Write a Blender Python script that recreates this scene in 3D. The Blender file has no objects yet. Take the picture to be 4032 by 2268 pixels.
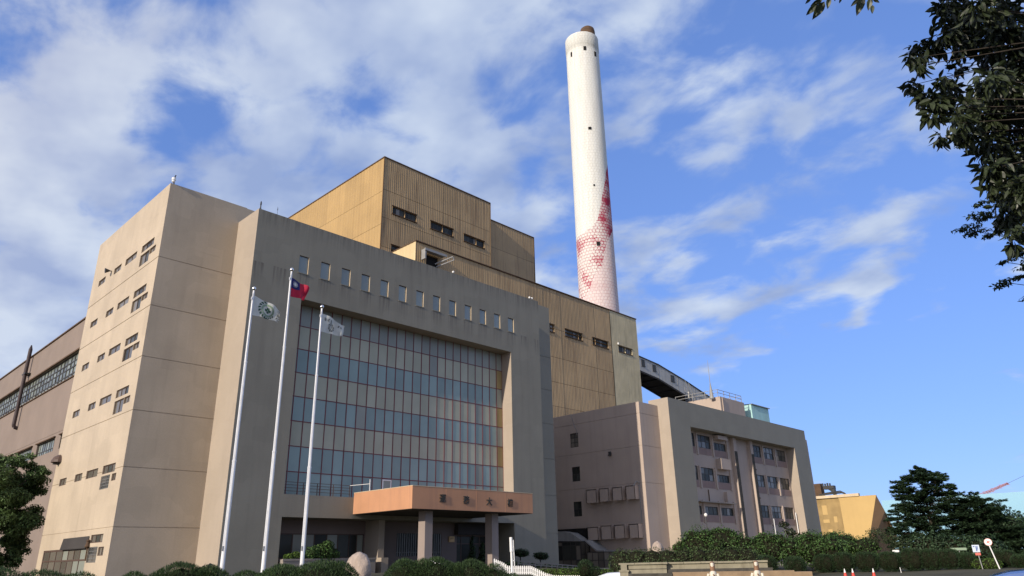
import bpy, math, random
import numpy as np
from mathutils import Vector, Matrix

SC = bpy.context.scene
COL = SC.collection
random.seed(7)
R = math.radians

# ------------------------------------------------------------------ camera
cam_d = bpy.data.cameras.new('camera')
cam = bpy.data.objects.new('camera', cam_d)
COL.objects.link(cam)
SC.camera = cam
cam_d.sensor_width = 36.0
cam_d.lens = 2826.22 / 4032 * 36.0
cam_d.clip_start = 0.1
cam_d.clip_end = 8000
YAW, PITCH, ROLL = R(45.848), R(20.71), R(-1.2047)
fw = Vector((math.sin(YAW) * math.cos(PITCH), math.cos(YAW) * math.cos(PITCH), math.sin(PITCH)))
rt = Vector((math.cos(YAW), -math.sin(YAW), 0))
up = rt.cross(fw)
rt2 = math.cos(ROLL) * rt + math.sin(ROLL) * up
up2 = -math.sin(ROLL) * rt + math.cos(ROLL) * up
m = Matrix((rt2, up2, -fw)).transposed().to_4x4()
m.translation = Vector((0, 0, 2.0))
cam.matrix_world = m

# ------------------------------------------------------------------ light
SUN_TO = Vector((1.0, 0.088, -0.345)).normalized()      # the way the light travels
sun_d = bpy.data.lights.new('sun', 'SUN')
sun_d.energy = 4.6
sun_d.angle = R(0.53)
sun_d.color = (1.0, 0.885, 0.745)
sun = bpy.data.objects.new('sun', sun_d)
COL.objects.link(sun)
sun.location = (-60, -20, 60)
sun.rotation_euler = SUN_TO.to_track_quat('-Z', 'Y').to_euler()

SC.view_settings.view_transform = 'Standard'
SC.view_settings.look = 'None'
SC.view_settings.gamma = 1.0
SC.view_settings.use_curve_mapping = False
SC.view_settings.exposure = 0.0

# ------------------------------------------------------------------ sky
world = bpy.data.worlds.new('World')
SC.world = world
world.use_nodes = True
def build_world():
    nt = world.node_tree
    nt.nodes.clear()
    N = lambda t: nt.nodes.new(t)
    L = lambda a, b: nt.links.new(a, b)
    def math_(op, a, b=None, clamp=False):
        n = N('ShaderNodeMath'); n.operation = op; n.use_clamp = clamp
        for i, x in enumerate((a, b)):
            if x is None: continue
            if hasattr(x, 'links'): L(x, n.inputs[i])
            else: n.inputs[i].default_value = x
        return n.outputs[0]
    sky = N('ShaderNodeTexSky')
    sky.sky_type = 'NISHITA'
    sky.sun_disc = False
    sd = -SUN_TO
    sky.sun_elevation = math.asin(sd.z)
    sky.sun_rotation = math.atan2(sd.x, sd.y)
    sky.altitude = 0
    sky.air_density = 1.0
    sky.dust_density = 0.2
    sky.ozone_density = 3.0
    # film response: the sky's range is compressed and its blue kept, evenly over the whole dome
    gm = N('ShaderNodeGamma'); gm.inputs['Gamma'].default_value = SKY_GAMMA
    L(sky.outputs[0], gm.inputs['Color'])
    hs = N('ShaderNodeVectorMath'); hs.operation = 'MULTIPLY'
    L(gm.outputs[0], hs.inputs[0]); hs.inputs[1].default_value = SKY_TINT
    tc = N('ShaderNodeTexCoord')
    sep = N('ShaderNodeSeparateXYZ'); L(tc.outputs['Generated'], sep.inputs[0])
    z = math_('ADD', math_('MAXIMUM', sep.outputs[2], 0.0), CL_ZOFF)
    px = math_('DIVIDE', sep.outputs[0], z)
    py = math_('DIVIDE', sep.outputs[1], z)
    cb = N('ShaderNodeCombineXYZ')
    L(px, cb.inputs[0]); L(py, cb.inputs[1]); cb.inputs[2].default_value = 0.0
    mp = N('ShaderNodeMapping')
    mp.inputs['Location'].default_value = CL_LOC
    mp.inputs['Rotation'].default_value = (0, 0, CL_ROT)
    mp.inputs['Scale'].default_value = CL_SCALE
    L(cb.outputs[0], mp.inputs[0])
    n1 = N('ShaderNodeTexNoise'); n1.inputs['Scale'].default_value = 1.0
    n1.inputs['Detail'].default_value = 9.0; n1.inputs['Roughness'].default_value = 0.53
    n1.inputs['Distortion'].default_value = 0.25
    L(mp.outputs[0], n1.inputs[0])
    n2 = N('ShaderNodeTexNoise'); n2.inputs['Scale'].default_value = 0.45
    n2.inputs['Detail'].default_value = 3.0; n2.inputs['Roughness'].default_value = 0.5
    L(mp.outputs[0], n2.inputs[0])
    # broad banks and gaps of the cloud field: (direction, 1 - cos of the spread, weight)
    wn = N('ShaderNodeTexNoise'); wn.inputs['Scale'].default_value = 5.0; wn.inputs['Detail'].default_value = 4.0
    L(tc.outputs['Generated'], wn.inputs[0])
    wv = N('ShaderNodeVectorMath'); wv.operation = 'MULTIPLY_ADD'
    L(wn.outputs['Color'], wv.inputs[0]); wv.inputs[1].default_value = (CL_WARP,) * 3; L(tc.outputs['Generated'], wv.inputs[2])
    ws = N('ShaderNodeVectorMath'); ws.operation = 'SUBTRACT'; L(wv.outputs[0], ws.inputs[0]); ws.inputs[1].default_value = (CL_WARP / 2,) * 3
    wd = N('ShaderNodeVectorMath'); wd.operation = 'NORMALIZE'; L(ws.outputs[0], wd.inputs[0])
    cov = CL_BIAS
    for x, y, zc, s, wgt in CL_BANKS:
        dt = N('ShaderNodeVectorMath'); dt.operation = 'DOT_PRODUCT'
        L(wd.outputs[0], dt.inputs[0]); dt.inputs[1].default_value = (x, y, zc)
        e = math_('EXPONENT', math_('MULTIPLY', math_('SUBTRACT', dt.outputs['Value'], 1.0), 1.0 / s))
        cov = math_('ADD', math_('MULTIPLY', e, wgt), cov)
    d = math_('ADD', math_('ADD', math_('ADD', math_('MULTIPLY', math_('SUBTRACT', n1.outputs[0], 0.5), CL_N1), 0.5), math_('MULTIPLY', math_('SUBTRACT', n2.outputs[0], 0.5), CL_N2)), cov)
    mr = N('ShaderNodeMapRange'); mr.interpolation_type = 'SMOOTHSTEP'
    mr.inputs['From Min'].default_value = CL_MIN; mr.inputs['From Max'].default_value = CL_MAX
    L(d, mr.inputs[0])
    fac = math_('MULTIPLY', mr.outputs[0], CL_OPAC)
    # thick parts go from white to grey-blue
    n3 = N('ShaderNodeTexNoise'); n3.inputs['Scale'].default_value = 0.8
    n3.inputs['Detail'].default_value = 4.0
    mp3 = N('ShaderNodeMapping'); mp3.inputs['Location'].default_value = (3.1, 7.7, 0); L(mp.outputs[0], mp3.inputs[0])
    L(mp3.outputs[0], n3.inputs[0])
    mr3 = N('ShaderNodeMapRange'); mr3.inputs['From Min'].default_value = 0.35; mr3.inputs['From Max'].default_value = 0.65
    L(n3.outputs[0], mr3.inputs[0])
    cm = N('ShaderNodeMix'); cm.data_type = 'RGBA'
    cm.inputs[6].default_value = CL_DARK; cm.inputs[7].default_value = CL_LIGHT
    L(mr3.outputs[0], cm.inputs[0])
    mx = N('ShaderNodeMix'); mx.data_type = 'RGBA'
    # clouds towards the sun made brighter and warmer, to warm the ambient light
    sdn = N('ShaderNodeVectorMath'); sdn.operation = 'DOT_PRODUCT'; L(tc.outputs['Generated'], sdn.inputs[0]); sdn.inputs[1].default_value = tuple(-SUN_TO)
    mrs = N('ShaderNodeMapRange'); mrs.interpolation_type = 'SMOOTHSTEP'; mrs.inputs['From Min'].default_value = -0.35; mrs.inputs['From Max'].default_value = 0.9
    L(sdn.outputs['Value'], mrs.inputs[0])
    cs = N('ShaderNodeMix'); cs.data_type = 'RGBA'; L(mrs.outputs[0], cs.inputs[0]); L(cm.outputs[2], cs.inputs[6]); cs.inputs[7].default_value = CL_SUN
    L(fac, mx.inputs[0]); L(hs.outputs[0], mx.inputs[6]); L(cs.outputs[2], mx.inputs[7])
    bg = N('ShaderNodeBackground'); bg.inputs['Strength'].default_value = SKY_STRENGTH
    L(mx.outputs[2], bg.inputs['Color'])
    out = N('ShaderNodeOutputWorld'); L(bg.outputs[0], out.inputs['Surface'])
SKY_STRENGTH = 0.10
SKY_GAMMA, SKY_TINT = 0.50, (1.62, 2.28, 4.10)
CL_ZOFF = 0.22
CL_LOC, CL_ROT, CL_SCALE = (1.3, 0.4, 0.0), R(20), (6.2, 4.8, 1.0)
CL_BIAS, CL_N1, CL_N2, CL_WARP = 0.04, 1.45, 0.6, 0.16
CL_MIN, CL_MAX, CL_OPAC = 0.38, 0.74, 0.92
CL_DARK, CL_LIGHT, CL_SUN = (3.1, 4.1, 6.7, 1), (6.3, 7.2, 8.7, 1), (11.0, 9.8, 8.1, 1)
CL_BANKS = [(-0.45, -0.80, 0.40, 0.45, 0.02),  # first bank: unseen, added towards the sun to warm the ambient light
            (0.16, 0.817, 0.554, 0.0103, 0.1),
            (0.154, 0.898, 0.411, 0.0096, 0.14),
            (0.193, 0.945, 0.266, 0.0091, 0.26),
            (0.319, 0.82, 0.476, 0.0064, 0.1),
            (0.306, 0.738, 0.601, 0.0047, 0.06),
            (0.439, 0.639, 0.631, 0.0065, 0.12),
            (0.541, 0.678, 0.499, 0.0053, 0.15),
            (0.631, 0.631, 0.452, 0.0034, 0.15),
            (0.549, 0.551, 0.629, 0.005, 0.12),
            (0.694, 0.37, 0.618, 0.0074, 0.04),
            (0.788, 0.237, 0.568, 0.005, 0.03),
            (0.854, 0.349, 0.385, 0.0014, 0.17),
            (0.89, 0.292, 0.349, 0.0008, 0.12),
            (0.895, 0.224, 0.385, 0.0006, 0.2),
            (0.896, 0.247, 0.369, 0.0005, 0.12),
            (0.837, 0.391, 0.382, 0.0004, 0.1),
            (0.86, 0.388, 0.331, 0.0004, 0.1),
            (0.83, 0.469, 0.3, 0.0011, 0.18),
            (0.857, 0.419, 0.299, 0.0004, 0.14),
            (0.824, 0.5, 0.267, 0.0007, 0.1),
            (0.888, 0.352, 0.295, 0.0004, 0.08),
            (0.871, 0.437, 0.224, 0.0008, 0.08),
            (0.912, 0.262, 0.317, 0.0003, 0.1),
            (0.404, 0.821, 0.403, 0.0038, 0.18),
            (0.935, 0.319, 0.156, 0.0121, -0.34),
            (0.945, 0.198, 0.259, 0.0045, -0.28),
            (0.969, 0.234, 0.079, 0.0043, -0.2),
            (0.769, 0.478, 0.425, 0.0027, -0.12),
            (0.846, 0.275, 0.457, 0.0029, -0.12),
            (0.884, 0.18, 0.432, 0.0021, -0.08),
            (0.293, 0.808, 0.512, 0.0007, -0.1),
            (0.228, 0.82, 0.525, 0.0006, -0.14),
            (0.626, 0.571, 0.531, 0.0012, -0.1),
            (0.427, 0.729, 0.535, 0.0011, -0.07),
            (0.187, 0.912, 0.365, 0.0004, -0.1),
            (0.281, 0.927, 0.25, 0.0003, -0.06),
            (0.713, 0.454, 0.534, 0.0053, -0.08),
            (0.842, 0.519, 0.148, 0.011, -0.12)]
build_world()

# ------------------------------------------------------------------ mesh helpers
WL = {}
def wl(o):
    return WL.get(o.name, Vector((0, 0, 0))) if o else Vector((0, 0, 0))

class MB:
    def __init__(s):
        s.v = []; s.f = []; s.mi = []; s.cur = 0
    def poly(s, pts):
        b = len(s.v); s.v += [tuple(p) for p in pts]
        s.f.append(tuple(range(b, b + len(pts)))); s.mi.append(s.cur); return s
    def box(s, x0, x1, y0, y1, z0, z1):
        b = len(s.v)
        s.v += [(x, y, z) for z in (z0, z1) for y in (y0, y1) for x in (x0, x1)]
        for q in ((0, 2, 3, 1), (4, 5, 7, 6), (0, 1, 5, 4), (2, 6, 7, 3), (0, 4, 6, 2), (1, 3, 7, 5)):
            s.f.append(tuple(b + i for i in q)); s.mi.append(s.cur)
        return s
    def obox(s, c, ax, ay, az):
        """box from a centre and three half-axis vectors"""
        c, ax, ay, az = Vector(c), Vector(ax), Vector(ay), Vector(az)
        b = len(s.v)
        s.v += [tuple(c + i * ax + j * ay + k * az) for k in (-1, 1) for j in (-1, 1) for i in (-1, 1)]
        for q in ((0, 2, 3, 1), (4, 5, 7, 6), (0, 1, 5, 4), (2, 6, 7, 3), (0, 4, 6, 2), (1, 3, 7, 5)):
            s.f.append(tuple(b + i for i in q)); s.mi.append(s.cur)
        return s
    def bar(s, p, q, w, h=None):
        p, q = Vector(p), Vector(q); h = h or w
        d = q - p; L = d.length
        if L < 1e-6: return s
        d = d / L
        a = Vector((0, 0, 1)) if abs(d.z) < 0.9 else Vector((1, 0, 0))
        e = d.cross(a).normalized(); g = e.cross(d)
        return s.obox((p + q) / 2, d * L / 2, e * w / 2, g * h / 2)
    def tube(s, p, q, r0, r1=None, n=10, caps=True):
        p, q = Vector(p), Vector(q); r1 = r0 if r1 is None else r1
        d = (q - p).normalized()
        a = Vector((0, 0, 1)) if abs(d.z) < 0.9 else Vector((1, 0, 0))
        e = d.cross(a).normalized(); g = e.cross(d)
        b = len(s.v)
        for c, r in ((p, r0), (q, r1)):
            for i in range(n):
                t = 2 * math.pi * i / n
                s.v.append(tuple(c + r * (math.cos(t) * e + math.sin(t) * g)))
        for i in range(n):
            j = (i + 1) % n
            s.f.append((b + i, b + j, b + n + j, b + n + i)); s.mi.append(s.cur)
        if caps:
            s.f.append(tuple(b + i for i in range(n - 1, -1, -1))); s.mi.append(s.cur)
            s.f.append(tuple(b + n + i for i in range(n))); s.mi.append(s.cur)
        return s
    def path(s, pts, radii, n=8):
        for i in range(len(pts) - 1):
            s.tube(pts[i], pts[i + 1], radii[i], radii[i + 1], n, True)
        return s
    def lathe(s, cx, cy, prof, n=16, sx=1.0, sy=1.0, dx=0.0):
        b = len(s.v)
        for z, r in prof:
            for i in range(n):
                t = 2 * math.pi * i / n
                s.v.append((cx + sx * r * math.cos(t), cy + sy * r * math.sin(t), z))
        for k in range(len(prof) - 1):
            for i in range(n):
                j = (i + 1) % n
                s.f.append((b + k * n + i, b + k * n + j, b + (k + 1) * n + j, b + (k + 1) * n + i)); s.mi.append(s.cur)
        s.f.append(tuple(b + i for i in range(n - 1, -1, -1))); s.mi.append(s.cur)
        e = b + (len(prof) - 1) * n
        s.f.append(tuple(e + i for i in range(n))); s.mi.append(s.cur)
        return s
    def wall(s, O, U, V, W, H, holes=(), grooves=(), pitch=0.0, amp=0.0):
        """sheet with rectangular openings (u0,u1,v0,v1,depth[,back]); N = U x V; grooves (v0,v1,depth)"""
        O, U, V = Vector(O), Vector(U), Vector(V); N = U.cross(V)
        us = {0.0, W}; vs = {0.0, H}
        for h in holes:
            us |= {h[0], h[1]}; vs |= {h[2], h[3]}
        for g in grooves: vs |= {g[0], g[1]}
        prof = lambda u: 0.0
        if pitch:
            k = 0; brk = []
            while k * pitch < W:
                for t in (0.0, 0.35, 0.5, 0.85):
                    u = (k + t) * pitch
                    if u < W: brk.append(u)
                k += 1
            us |= set(brk)
            def prof(u):
                t = (u / pitch) % 1.0
                if t < 0.35: return amp
                if t < 0.5: return amp * (0.5 - t) / 0.15
                if t < 0.85: return 0.0
                return amp * (t - 0.85) / 0.15
        us = sorted(u for u in us if 0 <= u <= W); vs = sorted(v for v in vs if 0 <= v <= H)
        us = [u for i, u in enumerate(us) if i == 0 or u - us[i - 1] > 1e-5]
        vs = [v for i, v in enumerate(vs) if i == 0 or v - vs[i - 1] > 1e-5]
        P = lambda u, v, d=0.0: tuple(O + U * u + V * v - N * d + N * prof(u))
        Pf = lambda u, v, d=0.0: tuple(O + U * u + V * v - N * d)
        for j in range(len(vs) - 1):
            vm = (vs[j] + vs[j + 1]) / 2
            gd = 0.0
            for g in grooves:
                if g[0] < vm < g[1]: gd = g[2]
            for i in range(len(us) - 1):
                um = (us[i] + us[i + 1]) / 2
                if any(h[0] < um < h[1] and h[2] < vm < h[3] for h in holes): continue
                a, b, c, d = us[i], us[i + 1], vs[j], vs[j + 1]
                s.poly((P(a, c, gd), P(b, c, gd), P(b, d, gd), P(a, d, gd)))
                if gd:
                    s.poly((P(a, c), P(b, c), P(b, c, gd), P(a, c, gd)))
                    s.poly((P(a, d, gd), P(b, d, gd), P(b, d), P(a, d)))
        for h in holes:
            a, b, c, d, dep = h[:5]
            e = -amp if pitch else 0.0
            s.poly((Pf(a, c, e), Pf(a, c, dep), Pf(a, d, dep), Pf(a, d, e)))
            s.poly((Pf(b, c, dep), Pf(b, c, e), Pf(b, d, e), Pf(b, d, dep)))
            s.poly((Pf(a, c, e), Pf(b, c, e), Pf(b, c, dep), Pf(a, c, dep)))
            s.poly((Pf(a, d, dep), Pf(b, d, dep), Pf(b, d, e), Pf(a, d, e)))
            if len(h) > 5 and h[5]:
                s.poly((Pf(a, c, dep), Pf(b, c, dep), Pf(b, d, dep), Pf(a, d, dep)))
        return s
    def wallY(s, y, x0, x1, z0, z1, holes=(), grooves=(), **k):
        """faces -Y; holes in world (x0,x1,z0,z1,depth)"""
        hs = [(max(h[0], x0) - x0, min(h[1], x1) - x0, max(h[2], z0) - z0, min(h[3], z1) - z0) + tuple(h[4:]) for h in holes
              if h[1] > x0 and h[0] < x1 and h[3] > z0 and h[2] < z1]
        gs = [(g[0] - z0, g[1] - z0, g[2]) for g in grooves if z0 < g[0] and g[1] < z1]
        return s.wall((x0, y, z0), (1, 0, 0), (0, 0, 1), x1 - x0, z1 - z0, hs, gs, **k)
    def wallX(s, x, y0, y1, z0, z1, holes=(), grooves=(), **k):
        """faces -X; holes in world (y0,y1,z0,z1,depth)"""
        hs = [(y1 - min(h[1], y1), y1 - max(h[0], y0), max(h[2], z0) - z0, min(h[3], z1) - z0) + tuple(h[4:]) for h in holes
              if h[1] > y0 and h[0] < y1 and h[3] > z0 and h[2] < z1]
        gs = [(g[0] - z0, g[1] - z0, g[2]) for g in grooves if z0 < g[0] and g[1] < z1]
        return s.wall((x, y1, z0), (0, -1, 0), (0, 0, 1), y1 - y0, z1 - z0, hs, gs, **k)
    def build(s, name, mat, parent=None, origin=None, smooth=False, local=False):
        if local: org = Vector((0, 0, 0))
        elif parent: org = wl(parent)
        elif origin is not None: org = Vector(origin)
        else:
            a = np.array(s.v); org = Vector((float(a[:, 0].mean()), float(a[:, 1].mean()), float(a[:, 2].min())))
        me = bpy.data.meshes.new(name)
        me.from_pydata([(p[0] - org.x, p[1] - org.y, p[2] - org.z) for p in s.v], [], s.f)
        mats = mat if isinstance(mat, (list, tuple)) else [mat]
        for x in mats: me.materials.append(x)
        if len(mats) > 1: me.polygons.foreach_set('material_index', s.mi)
        if smooth: me.polygons.foreach_set('use_smooth', [True] * len(me.polygons))
        me.update()
        return link(name, me, parent, None if parent else org)

def link(name, me, parent=None, loc=None):
    o = bpy.data.objects.new(name, me)
    COL.objects.link(o)
    if parent is not None:
        o.parent = parent
        WL[o.name] = wl(parent).copy()
    else:
        o.location = loc
        WL[o.name] = Vector(loc)
    return o

def tag(o, label=None, cat=None, group=None, kind=None):
    if label: o['label'] = label
    if cat: o['category'] = cat
    if group: o['group'] = group
    if kind: o['kind'] = kind
    return o

def thing(name, label, cat, loc=(0, 0, 0), group=None):
    o = bpy.data.objects.new(name, None)
    o.empty_display_size = 0.3
    COL.objects.link(o)
    o.location = loc
    WL[o.name] = Vector(loc)
    return tag(o, label, cat, group)

_UB = {}
def ubox(mat):
    if mat.name not in _UB:
        me = bpy.data.meshes.new('piece_' + mat.name)
        b = MB().box(-.5, .5, -.5, .5, -.5, .5)
        me.from_pydata(b.v, [], b.f); me.materials.append(mat); me.update()
        _UB[mat.name] = me
    return _UB[mat.name]

def piece(name, mat, parent, x0, x1, y0, y1, z0, z1):
    """a plain slab-like part that shares one mesh with its likes"""
    o = bpy.data.objects.new(name, ubox(mat))
    COL.objects.link(o)
    o.parent = parent
    c = Vector(((x0 + x1) / 2, (y0 + y1) / 2, (z0 + z1) / 2))
    o.location = c - wl(parent)
    o.scale = (abs(x1 - x0), abs(y1 - y0), abs(z1 - z0))
    WL[o.name] = c
    return o

def window(parent, plane, pos, a0, a1, z0, z1, depth, nc, nr, fmat, pmat, fwid=0.06, rows=None, cols=None, name='window', pm2=None):
    """frame mesh with its panes as sub-parts, set `depth` behind the wall face at pos (faces -Y or -X)"""
    cols = cols or [a0 + (a1 - a0) * i / nc for i in range(nc + 1)]
    rows = rows or [z0 + (z1 - z0) * i / nr for i in range(nr + 1)]
    mb = MB(); f = fwid / 2
    q0, q1 = pos + depth - 0.07, pos + depth
    def bx(b0, b1, c0, c1, k=0.0):
        if plane == 'Y': mb.box(b0, b1, q0 + k, q1 + k, c0, c1)
        else: mb.box(q0 + k, q1 + k, b0, b1, c0, c1)
    for i, a in enumerate(cols):
        lo, hi = (a, a + fwid) if i == 0 else ((a - fwid, a) if i == len(cols) - 1 else (a - f, a + f))
        bx(lo, hi, z0, z1)
    for j, c in enumerate(rows):
        lo, hi = (c, c + fwid) if j == 0 else ((c - fwid, c) if j == len(rows) - 1 else (c - f, c + f))
        bx(a0 + .002, a1 - .002, lo, hi, 0.004)
    w = mb.build(name, fmat, parent)
    for j in range(len(rows) - 1):
        for i in range(len(cols) - 1):
            pm = pm2 if (pm2 is not None and random.random() < .3) else pmat
            if plane == 'Y': piece('pane', pm, w, cols[i] + f, cols[i + 1] - f, q1 - .035, q1 - .02, rows[j] + f, rows[j + 1] - f)
            else: piece('pane', pm, w, q1 - .035, q1 - .02, cols[i] + f, cols[i + 1] - f, rows[j] + f, rows[j + 1] - f)
    return w

# ------------------------------------------------------------------ materials
MATS = {}
def stain_below_windows(m, z_top, z_drop, x0, pitch, width, depth_col, amt, edge_z=None):
    """rain streaks: under each window of a row, and under the wall's top edge"""
    nt = m.node_tree; N = nt.nodes.new; L = nt.links.new; b = nt.nodes['Principled BSDF']
    src = b.inputs['Base Color'].links[0].from_socket
    def mt(op, a, c=None):
        q = N('ShaderNodeMath'); q.operation = op
        for i, x in enumerate((a, c)):
            if x is None: continue
            if hasattr(x, 'links'): L(x, q.inputs[i])
            else: q.inputs[i].default_value = x
        return q.outputs[0]
    geo = N('ShaderNodeNewGeometry'); sp = N('ShaderNodeSeparateXYZ'); L(geo.outputs['Position'], sp.inputs[0])
    def ramp(v, a, c):
        r = N('ShaderNodeMapRange'); r.inputs['From Min'].default_value = a; r.inputs['From Max'].default_value = c; L(v, r.inputs[0]); return r.outputs[0]
    mp = N('ShaderNodeMapping'); mp.inputs['Scale'].default_value = (5.0, 5.0, .25); L(geo.outputs['Position'], mp.inputs[0])
    n = N('ShaderNodeTexNoise'); n.inputs['Scale'].default_value = 1.0; n.inputs['Detail'].default_value = 6; L(mp.outputs[0], n.inputs[0])
    st = ramp(n.outputs[0], .40, .66)
    fx = mt('FRACT', mt('DIVIDE', mt('SUBTRACT', sp.outputs[0], x0), pitch))
    inx = mt('LESS_THAN', fx, width / pitch)
    inz = mt('MULTIPLY', ramp(sp.outputs[2], z_top - z_drop, z_top), mt('LESS_THAN', sp.outputs[2], z_top))
    k = mt('MULTIPLY', mt('MULTIPLY', inx, inz), st)
    if edge_z: k = mt('MAXIMUM', k, mt('MULTIPLY', mt('MULTIPLY', ramp(sp.outputs[2], edge_z - 1.6, edge_z), st), .8))
    mx = N('ShaderNodeMix'); mx.data_type = 'RGBA'; mx.inputs[7].default_value = (*depth_col, 1)
    L(mt('MULTIPLY', k, amt), mx.inputs[0]); L(src, mx.inputs[6]); L(mx.outputs[2], b.inputs['Base Color'])

def mat(name, base, rough=0.7, var=0.12, vscale=0.6, streak=0.0, sscale=1.0, scol=(0.05, 0.04, 0.03), bump=0.0, bscale=8.0,
        spec=0.3, metal=0.0, island=0.0, objvar=0.0, tile=0.0, coat=0.0, trans=0.0, fine=0.0):
    m = bpy.data.materials.new(name); m.use_nodes = True
    nt = m.node_tree; N = nt.nodes.new; L = nt.links.new
    b = nt.nodes['Principled BSDF']
    b.inputs['Roughness'].default_value = rough
    b.inputs['Specular IOR Level'].default_value = spec
    b.inputs['Metallic'].default_value = metal
    if coat: b.inputs['Coat Weight'].default_value = coat; b.inputs['Coat Roughness'].default_value = .05
    geo = N('ShaderNodeNewGeometry')
    col = N('ShaderNodeRGB'); col.outputs[0].default_value = (*base, 1)
    cur = col.outputs[0]
    def brighten(fac_out, amt):
        nonlocal cur
        mr = N('ShaderNodeMapRange'); mr.inputs['From Min'].default_value = .25 ; mr.inputs['From Max'].default_value = .75
        mr.inputs['To Min'].default_value = 1 - amt; mr.inputs['To Max'].default_value = 1 + amt
        L(fac_out, mr.inputs[0])
        vm = N('ShaderNodeVectorMath'); vm.operation = 'SCALE'
        L(cur, vm.inputs[0]); L(mr.outputs[0], vm.inputs['Scale']); cur = vm.outputs[0]
    if var:
        n = N('ShaderNodeTexNoise'); n.inputs['Scale'].default_value = vscale; n.inputs['Detail'].default_value = 6
        L(geo.outputs['Position'], n.inputs[0]); brighten(n.outputs[0], var)
    if fine:
        n = N('ShaderNodeTexNoise'); n.inputs['Scale'].default_value = 14; n.inputs['Detail'].default_value = 3
        L(geo.outputs['Position'], n.inputs[0]); brighten(n.outputs[0], fine)
    if island:
        brighten(geo.outputs['Random Per Island'], island)
    if objvar:
        oi = N('ShaderNodeObjectInfo'); brighten(oi.outputs['Random'], objvar)
    if tile:
        # slabs of tiling laid at different times: a soft blocky drift in tone
        bt = N('ShaderNodeTexVoronoi'); bt.distance = 'CHEBYCHEV'; bt.inputs['Scale'].default_value = .55
        L(geo.outputs['Position'], bt.inputs[0])
        sp = N('ShaderNodeSeparateColor'); L(bt.outputs['Color'], sp.inputs[0]); brighten(sp.outputs[0], tile)
    if streak:
        mp = N('ShaderNodeMapping'); mp.inputs['Scale'].default_value = (1.6 * sscale, 1.6 * sscale, .10 * sscale)
        L(geo.outputs['Position'], mp.inputs[0])
        n = N('ShaderNodeTexNoise'); n.inputs['Scale'].default_value = 1.0; n.inputs['Detail'].default_value = 7
        n.inputs['Roughness'].default_value = .62
        L(mp.outputs[0], n.inputs[0])
        mr = N('ShaderNodeMapRange'); mr.inputs['From Min'].default_value = .5; mr.inputs['From Max'].default_value = .78
        mr.inputs['To Max'].default_value = streak
        L(n.outputs[0], mr.inputs[0])
        mx = N('ShaderNodeMix'); mx.data_type = 'RGBA'; mx.inputs[7].default_value = (*scol, 1)
        L(mr.outputs[0], mx.inputs[0]); L(cur, mx.inputs[6]); cur = mx.outputs[2]
    L(cur, b.inputs['Base Color'])
    if trans:
        b.inputs['Subsurface Weight'].default_value = 0
        tr = N('ShaderNodeBsdfTranslucent'); L(cur, tr.inputs[0])
        ms = N('ShaderNodeMixShader'); ms.inputs[0].default_value = trans
        out = nt.nodes['Material Output']
        L(b.outputs[0], ms.inputs[1]); L(tr.outputs[0], ms.inputs[2]); L(ms.outputs[0], out.inputs['Surface'])
    if bump:
        n = N('ShaderNodeTexNoise'); n.inputs['Scale'].default_value = bscale; n.inputs['Detail'].default_value = 5
        L(geo.outputs['Position'], n.inputs[0])
        bp = N('ShaderNodeBump'); bp.inputs['Strength'].default_value = bump; bp.inputs['Distance'].default_value = .05
        L(n.outputs[0], bp.inputs['Height']); L(bp.outputs[0], b.inputs['Normal'])
    MATS[name] = m
    return m

M = {}
M['cream'] = mat('cream_tile', (0.475, 0.392, 0.288), .62, .09, .35, streak=.28, sscale=.9, scol=(.30, .24, .18), tile=.03, fine=.07)
M['grey'] = mat('grey_tile', (0.247, 0.230, 0.182), .62, .06, .3, streak=.10, sscale=.7, scol=(.17, .14, .12), tile=.02, fine=.04)
M['return'] = mat('lit_tone_return_tile', (0.375, 0.315, 0.25), .62, .06, .3, streak=.10, sscale=.7, scol=(.2, .16, .13), tile=.02, fine=.04)  # paler than the front tile: part of the sunlit contrast is in the colour
M['hall'] = mat('pink_brown_render', (0.235, 0.185, 0.152), .75, .09, .3, streak=.18, scol=(.16, .12, .10), fine=.04)
M['annex'] = mat('pinkish_tile', (0.425, 0.345, 0.285), .65, .07, .35, streak=.22, sscale=.9, scol=(.20, .15, .13), fine=.04)
M['entry'] = mat('shaded_entry_tile', (0.20, 0.155, 0.135), .6, .08, .4, streak=.15, fine=.04)  # darker colour stands in for the canopy's shade on the entrance wall
M['column'] = mat('column_tile', (0.30, 0.245, 0.215), .6, .08, .4, streak=.15, fine=.05)
M['pipe'] = mat('dark_brown_pipe', (0.06, 0.042, 0.042), .6, .2, 1)
M['sillpink'] = mat('dusky_pink_panel', (0.27, 0.19, 0.165), .7, .12, .6, streak=.25, fine=.04)
M['salmon'] = mat('salmon_paint', (0.50, 0.258, 0.142), .6, .10, .5, streak=.3, sscale=1.6, scol=(.22, .12, .10), fine=.03)
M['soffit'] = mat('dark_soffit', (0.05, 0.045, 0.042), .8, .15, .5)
M['conc'] = mat('stained_concrete', (0.27, 0.24, 0.21), .8, .15, .6, streak=.3)
M['yellow'] = mat('ochre_cladding', (0.42, 0.295, 0.155), .5, .12, .25, streak=.7, sscale=1.3, scol=(.13, .075, .04), objvar=.05, spec=.25)
M['yellow2'] = mat('ochre_sheet', (0.41, 0.27, 0.108), .5, .10, .25, streak=.25, sscale=.5, scol=(.16, .09, .04), objvar=.05, spec=.35)
M['creamclad'] = mat('weathered_cream_cladding', (0.50, 0.43, 0.27), .6, .14, .35, streak=.6, sscale=1.0, scol=(.17, .14, .09), objvar=.04)
M['creamend'] = mat('cream_cladding_end', (0.60, 0.47, 0.26), .6, .10, .35, streak=.25, scol=(.25, .18, .09))
M['seam'] = mat('dark_seam', (0.07, 0.045, 0.025), .8, .2, .5)
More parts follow.
